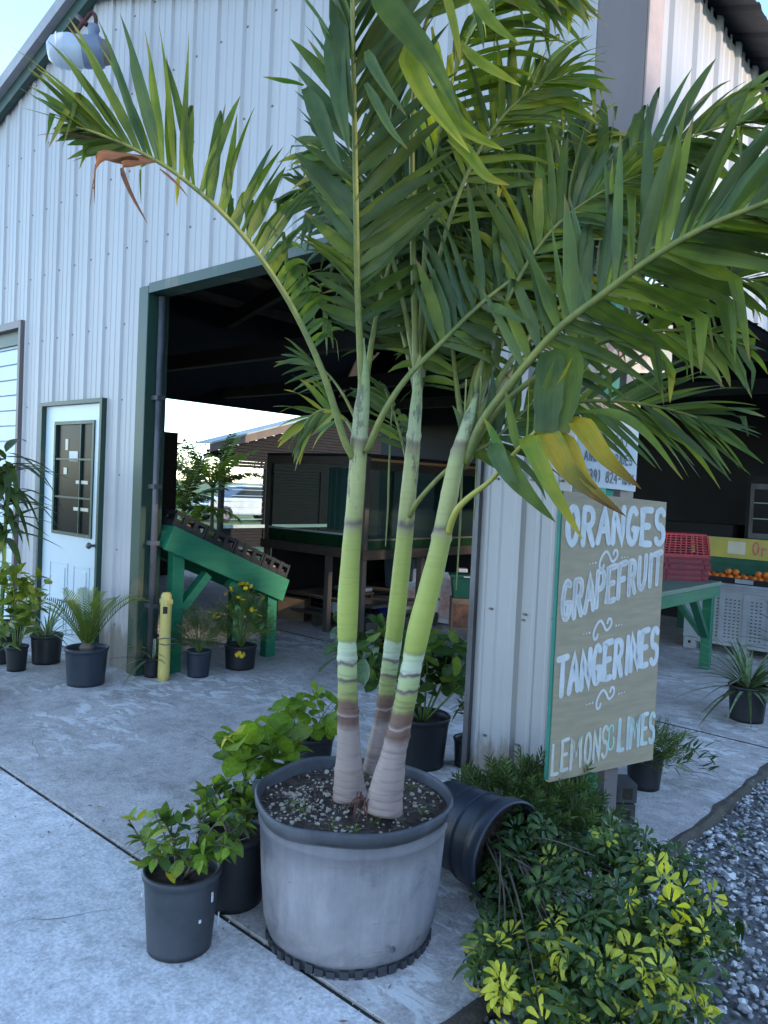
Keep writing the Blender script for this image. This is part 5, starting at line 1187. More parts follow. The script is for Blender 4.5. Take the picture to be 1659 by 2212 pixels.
# ground litter and weeds
for i,(u,v,s) in enumerate(((1635,1735,.05),(1600,1820,.07),(1590,1855,.06),(1650,1770,.05),(1570,2120,.05),(1590,2190,.05),(1640,1900,.04))):
    q=G(u,v,-.07); w_=empty('weed',(q.x,q.y,-.075),['small weed on the gravel next to the pale stone','leafy weed growing out of the gravel beyond the schefflera','second leafy weed close below the first in the gravel','small weed at the gravel edge near the slab corner','thin weed in the gravel beside the yellow leaves','lowest thin weed in the gravel by the picture corner','tiny weed alone in the open gravel'][i],'weed','weeds in the gravel')
    for k in range(16): an=k*2.4; el=R_(r.uniform(15,75)); inst('leaf',lm('weed','bright_leaf',.35,'lance'),orient((math.cos(an)*math.cos(el),math.sin(an)*math.cos(el),math.sin(el)),(0,0,1),(r.uniform(-.02,.02),r.uniform(-.02,.02),0),s*r.uniform(.6,1.1)),w_)
q=G(1640,1710,-.06); rs=MB(); stone(rs,q.x,q.y,-.05,.05,random.Random(3)); tag(rs.build('pale_stone','perlite'),'large pale flat stone lying on the gravel at the slab edge','stone')
for i,(u,v,s,lb) in enumerate(((895,2085,.010,'small white pebble on the pale walk left of the schefflera'),(930,2010,.008,'tiny white chip on the slab right of the large pot'))):
    q=G(u,v); rs=MB(); stone(rs,q.x,q.y,.004,s,random.Random(i)); tag(rs.build('pebble','perlite'),lb,'pebble')
# small palms outside the west opening
def small_palm(x,y,h,L,n,label,seed,mt=('frond_deep','frond')):
    rr=random.Random(seed); root=empty('outdoor_palm',(x,y,-.1),label,'palm','palms outside the far opening')
    m=MB(); m.tube([(0,0,0),(.02,0,h*.5),(0,0,h)],[.06,.045,.035],8); m.build('trunk','bark_stem',root)
    for k in range(n):
        an=k*2.4+rr.uniform(-.2,.2); el=R_(rr.uniform(15,80)); d=Vector((math.cos(an)*math.cos(el),math.sin(an)*math.cos(el),math.sin(el)))
        pts=[]; p=Vector((0,0,h)); dd=d.copy()
        mb=MB()
        for i in range(13): pts.append(p.copy()); p=p+dd*L/12; dd=(dd+Vector((0,0,-.085))).normalized()
        mb.tube(pts,[.012*(1-.8*i/12) for i in range(13)],4)
        for i in range(30):
            s=.2+.8*i/29; f=s*12; j=min(int(f),11); q=pts[j].lerp(pts[j+1],f-j); t=(pts[j+1]-pts[j]).normalized(); sv=t.cross(Vector((0,0,1))).normalized()
            for sg_ in (-1,1):
                ld=(t*.7+sv*sg_*.8+Vector((0,0,-.15+rr.uniform(-.3,.2)))).normalized(); ln=L*.28*(1-.5*s); w=t*.016
                e=q+ld*ln; e.z-=ln*.3; mb.add([q-w*.5,q+w*.5,q.lerp(e,.5)+w+Vector((0,0,ln*.08)),e,q.lerp(e,.5)-w+Vector((0,0,ln*.08))],[(0,1,2,3,4)])
        mb.build('frond',mt[k%2],root)
pA=on_x(400,1000,-10.8); small_palm(-10.8,pA.y,1.1,1.1,16,'bushy palm just outside the far opening above the stand',1)
pB=on_x(470,1000,-11.5); small_palm(-11.5,pB.y-.1,1.5,1.2,14,'taller palm outside beside the shed roof edge',2)
pC=on_x(410,1120,-10.2); small_palm(-10.2,pC.y,.35,.9,14,'low yellowish palm behind the upper trays of the stand',3,('frond_half','frond'))
# ================= THE BIG POTTED PALM =================
PC=Vector((-.135,-1.285,0)); palm=empty('potted_palm',PC,'multi trunk palm in a large dusty grey-black nursery pot standing on the slab joint','potted palm')
m=MB(); pr=[(0,.03),(.285,.03),(.292,.035),(.298,.05),(.300,.075),(.307,.085),(.318,.20),(.328,.34),(.333,.405),(.338,.412),(.339,.425),(.335,.435),(.341,.452),(.346,.466),(.352,.470),(.354,.482),(.354,.497),(.350,.504),(.344,.504),(.341,.49),(.337,.45)]
def potw(r_,z,a):
    # hand-dented rim and body
    k=1+.010*noise.noise(Vector((math.cos(a)*2,math.sin(a)*2,z*3)))
    if z>.45: k+=.012*math.sin(a*3+.6)+.006*math.sin(a*7)
    return r_*k
def lathe2(pr,n=72,zf=None):
    vs=[];mb=MB(); k=len(pr)
    for r_,z in pr:
        for j in range(n):
            a=2*math.pi*j/n; q=potw(r_,z,a); vs.append((q*math.cos(a),q*math.sin(a),z+(.006*math.sin(a*2+1)+.004*math.sin(a*5) if z>.45 else 0)))
    mb.add(vs,[(i*n+j,i*n+(j+1)%n,(i+1)*n+(j+1)%n,(i+1)*n+j) for i in range(k-1) for j in range(n)]); return mb
lathe2(pr[:13]).build('pot','dusty_pot',palm,smooth=True)
lathe2(pr[12:]).build('rim','pot_rim',palm,smooth=True)
lathe2([(.280,.0),(.284,.0),(.285,.031)]).build('base','pot_rim',palm,smooth=True)
lt=MB().box(.286,.2985,-.014,.014,.0,.030).mesh('foot_lug','pot_rim')
for k in range(44): inst('foot_lug',lt,Matrix.Rotation(2*math.pi*(k+random.uniform(-.15,.15))/44+.02,4,'Z')@Matrix.Diagonal((random.uniform(.985,1.006),random.uniform(.75,1.15),random.uniform(.7,1.15),1)),palm)
rl=MB().box(.345,.372,-.022,.022,.470,.505)
inst('rim_tab',rl.mesh('rim_tab','pot_rim'),Matrix.Rotation(R_(20),4,'Z'),palm)
inst('rim_tab',rl.mesh('rim_tab','pot_rim'),Matrix.Rotation(R_(215),4,'Z'),palm)
m=MB(); m.disc((0,0,.458),.342,44,amp=.030,seed=2); m.build('soil','soil',palm,smooth=True)
r=random.Random(17); g=MB()
def chipz(x,y): return .458+.030*noise.noise(Vector((x*9+2,y*9,0)))
for i in range(430):
    a=r.uniform(0,6.283); q=.325*math.sqrt(r.random()); x,y=q*math.cos(a),q*math.sin(a)
    if r.random()<.35: x,y=-.12+r.gauss(0,.09)+.02,-.13+r.gauss(0,.07)
    if x*x+y*y>.33**2: continue
    stone(g,x,y,chipz(x,y)+.002,r.uniform(.0025,.0075)*(1 if r.random()<.85 else 1.8),r,.9)
tag(g.build('perlite','perlite',palm),kind='stuff')
g=MB()
for i in range(260):
    a=r.uniform(0,6.283); q=.33*math.sqrt(r.random()); x,y=q*math.cos(a),q*math.sin(a); d=Vector((math.cos(i),math.sin(i),r.uniform(-.1,.4)))*r.uniform(.008,.02); w_=Vector((-d.y,d.x,0))*.25; p=Vector((x,y,chipz(x,y)+.003)); g.add([p-d-w_,p-d+w_,p+d+w_*.6,p+d-w_*.6],[(0,1,2,3)])
tag(g.build('bark_mulch','bark_stem',palm),kind='stuff')
for i in range(9):
    a=[-.5,-.8,-1.1,2.1,2.6,-1.7,-2.0,.3,1.2][i]; q=.2+.08*r.random(); s=MB()
    for k in range(5): an=r.uniform(0,6.28); s.tube([(q*math.cos(a),q*math.sin(a),.455),(q*math.cos(a)+.012*math.cos(an),q*math.sin(a)+.012*math.sin(an),.485)],[.001,.0006],4); p=Vector((q*math.cos(a)+.012*math.cos(an),q*math.sin(a)+.012*math.sin(an),.485)); d=Vector((math.cos(an),math.sin(an),.2))*.018; w_=Vector((-math.sin(an),math.cos(an),0))*.006; s.add([p,p+d*.5+w_,p+d,p+d*.5-w_],[(0,1,2,3)])
    s.build('seedling','mid_leaf',palm)
# trunk material: bands follow the height of the stem itself
def trunkmat():
    m,n,l=nt('palm_trunk_bark'); b=n['Principled BSDF']; b.inputs['Roughness'].default_value=.55
    tc=n.new('ShaderNodeUVMap'); sx=n.new('ShaderNodeSeparateXYZ'); l.new(tc.outputs[0],sx.inputs[0])
    v=coords(n,l,(1,1,.5)); t=noisetex(n,l,14,4,.6,v); ad=n.new('ShaderNodeMath'); ad.operation='MULTIPLY_ADD'; ad.inputs[1].default_value=.030; l.new(t.outputs[0],ad.inputs[0])
    sb=n.new('ShaderNodeMath'); sb.operation='ADD'; sb.inputs[1].default_value=-.015; l.new(sx.outputs[0],sb.inputs[0]); l.new(sb.outputs[0],ad.inputs[2])
    # u runs from 0 (z=.45) to 1 (z=1.95)
    zz=lambda z:(z-.45)/1.5
    st=[(.46,(.11,.08,.065)),(.53,(.26,.19,.17)),(.74,(.28,.205,.185)),(.765,(.12,.06,.045)),(.79,(.14,.065,.05)),(.797,(.34,.27,.24)),(.803,(.13,.06,.045)),(.84,(.14,.075,.045)),(.855,(.25,.25,.07)),(.905,(.27,.29,.09)),(.912,(.12,.08,.07)),(.919,(.14,.09,.08)),(.925,(.32,.37,.16)),(.965,(.34,.38,.18)),(.971,(.14,.10,.09)),(.977,(.15,.11,.10)),(.984,(.44,.46,.33)),(1.045,(.42,.46,.28)),(1.05,(.17,.18,.06)),(1.056,(.30,.33,.06)),(1.18,(.36,.385,.075)),(1.42,(.32,.33,.08)),(1.455,(.28,.25,.11)),(1.468,(.12,.08,.07)),(1.49,(.32,.31,.11)),(1.60,(.36,.35,.13)),(1.70,(.34,.34,.13)),(1.76,(.19,.15,.09)),(1.775,(.38,.39,.21)),(1.93,(.27,.31,.12))]
    rp=ramp(n,l,ad.outputs[0],[(zz(a),c) for a,c in st])
    # fine ring lines
    w_=n.new('ShaderNodeTexNoise'); w_.inputs['Scale'].default_value=1; mp=n.new('ShaderNodeMapping'); mp.inputs['Scale'].default_value=(9,9,85); tcc=n.new('ShaderNodeTexCoord'); l.new(tcc.outputs['Object'],mp.inputs['Vector']); l.new(mp.outputs[0],w_.inputs['Vector'])
    rr=ramp(n,l,w_.outputs[0],[(.30,(.70,.68,.66)),(.50,(1.03,1.03,1.03))]); 
    msk=ramp(n,l,sx.outputs[0],[(zz(.98),1),(zz(1.05),.25)])
    col=mixc(n,l,msk.outputs[0],rp.outputs[0],mixc(n,l,1.0,rp.outputs[0],rr.outputs[0],'MULTIPLY'))
    f=noisetex(n,l,16,6,.75,coords(n,l,(1,1,.35))); fr=ramp(n,l,f.outputs[0],[(.53,0),(.57,.65)]); m3=ramp(n,l,sx.outputs[0],[(zz(1.44),0),(zz(1.47),1)]); mu=n.new('ShaderNodeMath'); mu.operation='MULTIPLY'; l.new(fr.outputs[0],mu.inputs[0]); l.new(m3.outputs[0],mu.inputs[1])
    col=mixc(n,l,mu.outputs[0],col,(.075,.055,.05))
    l.new(col,b.inputs['Base Color']); bump(n,l,w_.outputs[0],.3,.004,b); return m
M['trunk']=trunkmat()
def L_(p): return p-PC
def trunk(pts,rads,label,rings,n=20):
    cp=cat_rom([L_(P(*p)) for p in pts],96); k=len(rads)-1; mb=MB(); rad=[]
    base=cp[0].z
    for i in range(97):
        t=i/96*k; j=min(int(t),k-1); f=t-j; f=f*f*(3-2*f); rr=rads[j]*(1-f)+rads[j+1]*f
        for rz,am in rings:
            dz=cp[i].z-rz
            if abs(dz)<.02: rr+=am*math.exp(-(dz/.0055)**2)
        rad.append(rr)
    mb.tube(cp,rad,n)
    mb.uv=[((v[2]-.45)/1.5,.5) for v in mb.v]
    o=mb.build('trunk',M['trunk'],palm,smooth=True); o['label']=label; return cp
px2r=lambda w,d:w/F_*d/2
rg=lambda off:[(z+off,a) for z,a in ((.535,.0045),(.60,.003),(.68,.0035),(.755,-.003),(.80,.004),(.86,.004),(.925,.0045),(.985,.004),(1.045,-.003),(1.47,.004),(1.62,.003),(1.76,.004))]
tA=trunk([(757,1722,2.72),(754,1690,2.72),(753,1600,2.72),(751,1500,2.72),(750,1400,2.72),(752,1300,2.72),(758,1200,2.71),(766,1100,2.70),(773,1000,2.70),(780,900,2.69),(786,830,2.69),(783,730,2.67)],[px2r(w,2.72) for w in (78,66,50,42,42,46,41,38,37,34,26,9)],'straight green trunk with pale ring band, leftmost of the three',rg(0))
tB=trunk([(808,1668,2.80),(815,1620,2.80),(828,1540,2.80),(842,1440,2.80),(855,1340,2.79),(866,1240,2.78),(874,1160,2.77),(881,1080,2.76),(889,1000,2.76),(897,900,2.76),(903,820,2.78),(905,720,2.82)],[px2r(w,2.8) for w in (52,46,36,36,39,38,36,34,32,27,20,8)],'thinner middle trunk standing behind the other two',rg(.03))
tC=trunk([(828,1750,2.60),(836,1700,2.60),(852,1620,2.60),(872,1530,2.60),(889,1440,2.60),(905,1360,2.60),(928,1270,2.59),(950,1180,2.58),(967,1090,2.58),(985,1000,2.58),(1008,920,2.58),(1030,850,2.62)],[px2r(w,2.6) for w in (84,72,54,46,45,50,47,42,38,35,27,10)],'thick leaning trunk, swollen and pinkish at its foot',rg(-.03))
m=MB(); 
for k in range(16):
    b0_=L_(P(790+r.uniform(-18,18),1725+r.uniform(-10,15),2.58)); e=b0_+Vector((r.uniform(-.05,.05),r.uniform(-.05,.05),-.04+r.uniform(-.02,.02))); m.tube(cat_rom([b0_+Vector((0,0,.01)),(b0_+e)/2+Vector((0,0,.02)),e],5),.0022,4)
m.build('roots','rust',palm)

# ---- fronds
def cam_dir(a,b,c): return (CR*a+CU*b+CF*c)
MAXI=285; nind=[0]
def leaflet_geo(mb,p0,d,wd,L,W,droop,kink,rr,fold=.30,twist=0.0,n=8):
    b=len(mb.v); uo=2*rr.randint(0,200); sp_=rr.random()<.22; p=Vector(p0); d=d.normalized(); st=L/n; wdv=wd.copy(); kp=rr.uniform(.45,.82)
    for i in range(n+1):
        s=i/n
        w=W*min(1,.35+2.6*s)*max(0.0,(1-s**2.6))**.9/2+.0008
        y=(wdv-d*wdv.dot(d)); 
        if y.length<1e-4: y=d.cross(Vector((0,0,1)))
        y.normalize(); nz=d.cross(y)
        if twist: a=twist*s; y=y*math.cos(a)+nz*math.sin(a); nz=d.cross(y)
        for q in (-1,0,1): mb.v.append(tuple(p+y*(q*w*(1.0 if q<=0 or not sp_ or s<.7 else .35))+nz*(abs(q)*w*fold))); mb.uv.append((s,.5+.5*q+uo))
        p=p+d*st; d=(d+Vector((0,0,-1))*droop*(s+.15)*1.2/n*2).normalized()
        if kink and s<=kp<s+1/n: d=(d*.25+Vector((0,0,-1))+rvec(rr)*.15).normalized()
    for i in range(n):
        a=b+i*3; mb.f+=[(a,a+3,a+4,a+1),(a+1,a+4,a+5,a+2)]
def frond(pts,t0,n,LA,LB,A,B,W=.04,a0=62,a1=16,droop=.25,kink=.12,mt=('frond',),ind=False,seed=0,rad=(.013,.003),label=None,rmat='rachis',jit=.12,t1=1.0,mtB=None,prof=None,bmin=0):
    rr=random.Random(seed); N=48; cp=cat_rom([L_(P(*p)) for p in pts],N)
    m=MB(); m.tube(cp,[rad[0]+(rad[1]-rad[0])*(i/N)**.8 for i in range(N+1)],8); fo=m.build('frond',rmat,palm,smooth=True)
    if label: fo['label']=label
    n=int(n*1.32); A=cam_dir(*A).normalized(); B=cam_dir(*B).normalized(); joined={}
    for side,(D,LL) in enumerate(((A,LA),(B,LB))):
        if LL<=0: continue
        mats=(mtB or mt) if side else mt
        for i in range(n):
            if side and i/n<bmin: continue
            q=(i+.5*side+rr.uniform(-.25,.25))/n; q=min(max(q,0),1); t=t0+(t1-t0)*q; f=t*N; j=min(int(f),N-1); p=cp[j].lerp(cp[j+1],f-j)
            T=(cp[min(j+2,N)]-cp[max(j-1,0)]).normalized(); a=R_(a0+(a1-a0)*q**1.1+rr.uniform(-7,7))
            Ds=(D-T*D.dot(T)).normalized(); d=(T*math.cos(a)+Ds*math.sin(a)+rvec(rr)*jit).normalized()
            pf=prof(q) if prof else (.62+.38*math.sin(math.pi*min(1,q*.9+.12)))*(1 if q<.85 else 1-(q-.85)*2.2)
            l=LL*pf*rr.uniform(.88,1.1); nrm=T.cross(Ds); wd=(T*.8+nrm*rr.uniform(-.5,.5)+rvec(rr)*.25)
            mk=rr.choice(mats); single=ind and nind[0]<MAXI
            if single: mb=MB(); mb.uv=[]; nind[0]+=1
            else:
                if mk not in joined: joined[mk]=MB(); joined[mk].uv=[]
                mb=joined[mk]
            leaflet_geo(mb,p,d,wd,l,W*.86*rr.uniform(.6,1.2)*(.6+.4*pf),1.35*droop*rr.uniform(.3,1.8),rr.random()<kink,rr,twist=rr.uniform(-1.3,1.3))
            if single: mb.build('leaflet',mk,fo,smooth=True)
    for mk,mb in joined.items(): tag(mb.build('leaflets',mk,fo,smooth=True),kind='stuff')
    return fo
G1=('frond','frond','frond_deep'); G2=('frond_deep','frond_blue','frond_deep'); G3=('frond_bright','frond','frond_bright')
# F1 long left frond, leaflets standing up
F1=frond([(765,990,2.69),(742,945,2.67),(700,812,2.64),(640,680,2.60),(565,560,2.55),(480,460,2.50),(380,375,2.46),(290,322,2.43),(215,290,2.41),(165,274,2.40)],.43,29,.46,.24,(-.10,1,.12),(-.9,.12,.35),W=.042,a0=76,a1=14,droop=.16,kink=.06,mt=('frond','frond','frond_blue'),ind=True,seed=3,rad=(.016,.0035),label='long frond arching up to the side against the white wall',prof=lambda q:(.80+.20*math.sin(math.pi*q))*(1 if q<.6 else 1-(q-.6)*1.45),bmin=.60)
frond([(745,955,2.69),(700,812,2.66),(640,680,2.63),(565,562,2.58),(480,462,2.53)],.36,20,.34,.0,(.05,.95,.5),(.3,-1,.35),W=.040,a0=75,a1=60,droop=.5,kink=.45,mt=('frond','frond_blue'),ind=False,seed=4,rad=(.004,.003))
# dry hanging tips on F1
for (u,v,d,du,dv,l,mk,w_) in ((385,378,2.46,.02,-1,.11,'frond_half',.010),(345,365,2.45,.7,-.6,.14,'frond_brown',.006),(205,300,2.42,-1,.1,.17,'frond_brown',.007),(300,345,2.43,-1,.05,.09,'frond_brown',.018)):
    mb=MB(); mb.uv=[]; leaflet_geo(mb,L_(P(u,v,d)),cam_dir(du,dv,-.2),cam_dir(1,0,0),l,w_*1.3,.3,False,r); mb.build('dry_leaflet',mk,F1,smooth=True)
# F2 tall vertical frond with dark leaflets
frond([(784,880,2.69),(778,760,2.67),(772,620,2.62),(769,450,2.54),(766,280,2.46),(763,120,2.38),(760,-60,2.32),(752,-260,2.28)],.20,27,.34,.48,(-.8,-.05,.75),(.95,.1,.30),W=.056,a0=60,a1=22,droop=.10,kink=.05,mt=('frond_blue','frond','frond_blue'),mtB=('frond_deep',),ind=True,seed=5,rad=(.014,.006),label='tall upright frond with a pale midrib and dark leaflets')
# left edge twisted blades near the top
frond([(905,830,2.80),(870,650,2.88),(830,500,2.9),(790,400,2.95),(740,340,2.98),(700,310,3.0)],.45,9,.26,.30,(-.7,.6,.2),(-.2,-1,.1),W=.048,droop=.5,kink=.4,mt=('frond_blue','frond_deep','frond_half'),seed=6)
# F3 toward the upper middle
frond([(792,975,2.67),(830,890,2.62),(880,815,2.60),(950,743,2.62),(1040,655,2.68),(1130,585,2.76),(1230,505,2.86),(1330,430,2.96)],.42,20,.44,.36,(-.35,1,.15),(.55,-1,.2),W=.054,droop=.3,kink=.3,mt=G2+('frond',),ind=True,seed=7,rad=(.013,.004),label='frond crossing in front of the middle trunk towards the corner of the barn')
# F4 main right frond
frond([(1005,1000,2.58),(1040,915,2.54),(1100,833,2.48),(1200,716,2.38),(1300,637,2.30),(1400,562,2.22),(1500,502,2.15),(1600,458,2.09),(1720,415,2.03),(1850,380,1.98)],.26,29,.42,.46,(-.15,1,.12),(1,-.25,.10),W=.054,a0=70,a1=22,droop=.25,kink=.32,mt=('frond','frond_deep','frond_blue','frond'),mtB=('frond','frond_deep','frond'),ind=True,seed=8,rad=(.017,.006),label='heavy frond sweeping across the upper signs towards the picture edge')
# F5 hanging sunlit fronds at the top
frond([(900,860,2.80),(895,640,2.78),(890,420,2.70),(895,200,2.60),(930,20,2.50),(1000,-70,2.42),(1090,-110,2.36),(1180,-110,2.32)],.55,17,.40,.42,(.5,-.75,-.15),(.35,-1,.25),W=.050,a0=50,a1=25,droop=.35,kink=.10,mt=('frond_bright','frond','frond'),ind=True,seed=9,rad=(.014,.004),label='high arching frond whose sunlit leaflets hang down')
frond([(903,840,2.82),(915,600,2.85),(930,400,2.85),(965,220,2.80),(1010,90,2.75),(1070,0,2.7),(1130,-40,2.66)],.38,18,.38,.38,(-.3,-.7,-.3),(.8,-.75,.1),W=.042,a0=60,a1=28,droop=.5,kink=.25,mt=('frond','frond_bright','frond'),ind=True,seed=10,label='bright frond behind the tall upright one')
# F6 fan
frond([(905,830,2.84),(925,690,2.92),(965,520,3.0),(1010,400,3.04),(1055,320,3.06),(1100,268,3.08),(1150,225,3.10)],.42,19,.42,.42,(-.1,1,.1),(1,-.1,.1),W=.030,a0=58,a1=8,droop=.12,kink=.08,mt=('frond','frond_blue','frond_bright'),seed=11,label='fan tipped frond pointing at the brown corner trim')
# F10 right behind
frond([(1010,930,2.66),(1060,800,2.72),(1120,660,2.78),(1200,520,2.84),(1300,410,2.88),(1420,330,2.88),(1540,280,2.86),(1680,250,2.82)],.26,24,.40,.34,(-.1,1,.15),(.7,-.85,.15),W=.056,a0=66,droop=.4,kink=.4,mt=('frond','frond_blue','frond_deep','frond'),seed=12,label='dense frond behind the heavy one')
frond([(1000,960,2.64),(1035,830,2.72),(1060,690,2.80),(1095,560,2.88),(1140,440,2.92),(1200,350,2.94),(1270,290,2.94)],.25,22,.36,.38,(-.5,.8,.1),(.9,-.4,.1),W=.050,droop=.4,kink=.4,mt=('frond_deep','frond','frond_deep','frond_half'),seed=13)
frond([(1010,950,2.62),(1090,800,2.70),(1180,690,2.78),(1290,600,2.82),(1400,540,2.82),(1520,500,2.78),(1640,480,2.72)],.25,20,.34,.30,(-.1,1,.15),(.6,-.9,.1),W=.046,droop=.45,kink=.3,mt=G1,seed=14)
# F8 low right
frond([(1000,1010,2.60),(1060,930,2.66),(1150,885,2.70),(1250,868,2.72),(1350,868,2.70),(1450,885,2.66),(1540,915,2.62)],.34,16,.34,.38,(-.1,1,.2),(.1,-.9,.1),W=.036,a0=48,a1=10,droop=.18,kink=.05,mt=('frond','frond_blue','frond_deep'),ind=True,seed=15,label='low frond reaching out over the dark open bay')
frond([(1010,980,2.58),(1080,880,2.56),(1180,800,2.52),(1300,740,2.48),(1420,715,2.44),(1530,720,2.42),(1620,750,2.40)],.42,11,.16,.26,(.2,.9,.2),(.55,-1,.1),W=.042,a0=50,a1=20,droop=.5,kink=.2,mt=('frond','frond_half','frond','frond_blue'),seed=16)
# F9 little low frond at the side of the trunk
frond([(776,960,2.74),(745,905,2.80),(705,885,2.86),(670,900,2.90),(648,935,2.92)],.22,11,.18,.22,(-.5,.6,.1),(-.35,-1,.1),W=.030,a0=60,a1=20,droop=.5,kink=0,mt=('frond','frond_half','frond_blue'),seed=17,rad=(.008,.003),label='short low frond with yellowish hanging tips')
frond([(780,930,2.76),(740,850,2.84),(700,800,2.90),(655,770,2.94)],.5,6,.16,.18,(-.6,.5,.1),(-.6,-.6,.1),W=.026,droop=.2,mt=('frond_blue','frond_deep'),seed=18,rad=(.007,.003))
# F11 left behind
frond([(903,860,2.84),(865,700,2.92),(815,570,3.0),(760,480,3.05),(705,430,3.1),(660,410,3.12)],.30,18,.30,.32,(-.4,.8,.15),(.0,-1,.15),W=.044,droop=.45,kink=.25,mt=('frond_blue','frond_deep','frond'),seed=19)
# centre fill
frond([(905,850,2.86),(925,700,2.96),(960,580,3.04),(1010,480,3.1),(1070,400,3.14)],.15,22,.36,.36,(-.6,.5,.1),(.7,-.5,.1),W=.046,droop=.4,kink=.2,mt=('frond_deep',),seed=20)
frond([(900,900,2.86),(890,760,2.96),(870,620,3.02),(850,480,3.06),(840,330,3.06),(850,180,3.0)],.2,26,.36,.40,(-.8,.2,.1),(.9,.2,.1),W=.046,droop=.3,kink=.2,mt=('frond_deep','frond_deep','frond'),seed=21)
frond([(1005,960,2.68),(985,820,2.80),(975,690,2.90),(985,560,2.96),(1010,450,2.98)],.2,20,.30,.34,(-.8,.1,.1),(.8,.1,.1),W=.044,droop=.6,kink=.3,mt=('frond_deep','frond'),seed=22)
frond([(1010,940,2.70),(1090,820,2.80),(1190,720,2.90),(1310,650,2.95),(1440,610,2.95),(1560,600,2.90),(1680,610,2.85)],.25,26,.30,.30,(-.1,1,.15),(.5,-.9,.1),W=.038,droop=.6,kink=.3,mt=('frond','frond_half','frond','frond_deep'),seed=41)
frond([(1000,940,2.72),(1040,760,2.85),(1110,600,2.95),(1210,470,3.0),(1330,380,3.0),(1460,340,2.95)],.22,28,.36,.34,(-.3,.9,.1),(.7,-.7,.1),W=.040,droop=.5,kink=.35,mt=('frond_deep','frond','frond_deep','frond_bright'),seed=42)
frond([(905,850,2.90),(940,680,3.0),(1000,520,3.1),(1080,400,3.15),(1170,330,3.15)],.2,28,.38,.38,(-.7,.5,.1),(.8,-.3,.1),W=.042,droop=.45,kink=.3,mt=('frond_deep','frond_deep','frond'),seed=43)
frond([(786,860,2.75),(810,700,2.85),(850,540,2.90),(900,400,2.90),(960,290,2.90)],.2,28,.36,.38,(-.8,.2,.1),(.9,-.1,.1),W=.042,droop=.4,kink=.25,mt=('frond_deep','frond_deep','frond_blue'),seed=44)
frond([(1005,930,2.66),(1050,760,2.70),(1110,620,2.72),(1190,500,2.72),(1290,420,2.70),(1400,370,2.66)],.3,24,.36,.30,(-.2,1,.1),(.6,-.8,.1),W=.044,droop=.45,kink=.5,mt=('frond','frond_blue','frond_half','frond'),seed=45)
frond([(900,860,2.84),(930,640,2.84),(980,450,2.80),(1050,300,2.76),(1140,200,2.74),(1230,160,2.74)],.35,22,.34,.36,(-.3,.9,.1),(.9,-.5,.1),W=.038,droop=.45,kink=.3,mt=('frond_bright','frond','frond_half'),seed=46)
# petioles and low leaflets between the trunks
frond([(885,1115,2.74),(905,1080,2.68),(960,1020,2.62),(1010,985,2.60),(1060,955,2.60),(1120,900,2.62),(1190,830,2.66)],.5,11,.26,.30,(-.3,1,.1),(.3,-1,.1),W=.040,droop=.6,kink=.2,mt=('frond','frond_blue','frond_deep'),seed=23,rad=(.010,.004))
frond([(888,1040,2.76),(870,960,2.84),(850,890,2.92),(830,840,2.98)],.3,9,.22,.26,(-.5,.5,.1),(.4,-.8,.1),W=.034,droop=.5,mt=('frond_deep','frond'),seed=24,rad=(.007,.003))
# F7 yellowing frond low on the right
F7=frond([(968,1150,2.56),(985,1105,2.50),(1012,1075,2.46),(1062,1036,2.40),(1115,975,2.34),(1165,925,2.30),(1225,885,2.27)],.60,5,.22,.0,(-.2,1,.3),(.4,-1,0),W=.036,droop=.3,mt=('frond','frond_half'),ind=False,seed=25,rad=(.013,.004),rmat='rachis_yellow',label='old yellowing frond with broad brown-edged leaflets')
def blade(pts,W,mk,fo,seed=0,fold=.25,lab=None,tw=(1,.25,-.3),prof=None):
    rr=random.Random(seed); N=12; cp=cat_rom([L_(P(*p)) for p in pts],N); mb=MB(); mb.uv=[]
    wv=cam_dir(*tw)
    for i,p in enumerate(cp):
        s=i/N; d=(cp[min(i+1,N)]-cp[max(i-1,0)]).normalized(); y=(wv-d*wv.dot(d)).normalized(); nz=d.cross(y); w=W*min(1,.45+2.2*s)*max(0,(1-s**2.4))**.9/2+.0008
        if prof: w=W*prof(s)/2+.0008
        for q in (-1,-.5,0,.5,1): mb.v.append(tuple(p+y*q*w+nz*(abs(q)*w*fold))); mb.uv.append((s,.5+.5*q))
    for i in range(N):
        a=i*5
        for k in range(4): mb.f.append((a+k,a+5+k,a+6+k,a+k+1))
    o=mb.build('leaflet',mk,fo,smooth=True)
    if lab: o['label']=lab
    return o
blade([(1085,985,2.36),(1100,1010,2.30),(1140,1065,2.26),(1200,1128,2.24)],.060,'frond',F7,1)
blade([(1065,960,2.36),(1075,985,2.30),(1100,1030,2.28),(1130,1075,2.27)],.055,'frond_blue',F7,2)
blade([(1130,945,2.32),(1150,965,2.26),(1190,1050,2.22),(1258,1165,2.20)],.062,'frond_half',F7,3)
blade([(1170,925,2.30),(1195,960,2.24),(1240,1030,2.20),(1345,1112,2.18)],.072,'frond_yellow',F7,4,lab='yellow leaflet with brown streaks and dry tip')
blade([(1205,935,2.28),(1235,965,2.22),(1270,1040,2.19),(1352,1116,2.17)],.040,'frond_yellow',F7,5)
blade([(1235,905,2.27),(1265,930,2.20),(1310,990,2.17),(1385,1056,2.16)],.066,'frond_yellow',F7,6,lab='brown and yellow leaflet hanging over the white sign')
blade([(1240,890,2.27),(1330,895,2.18),(1400,940,2.15),(1475,1036,2.14)],.030,'frond',F7,7)
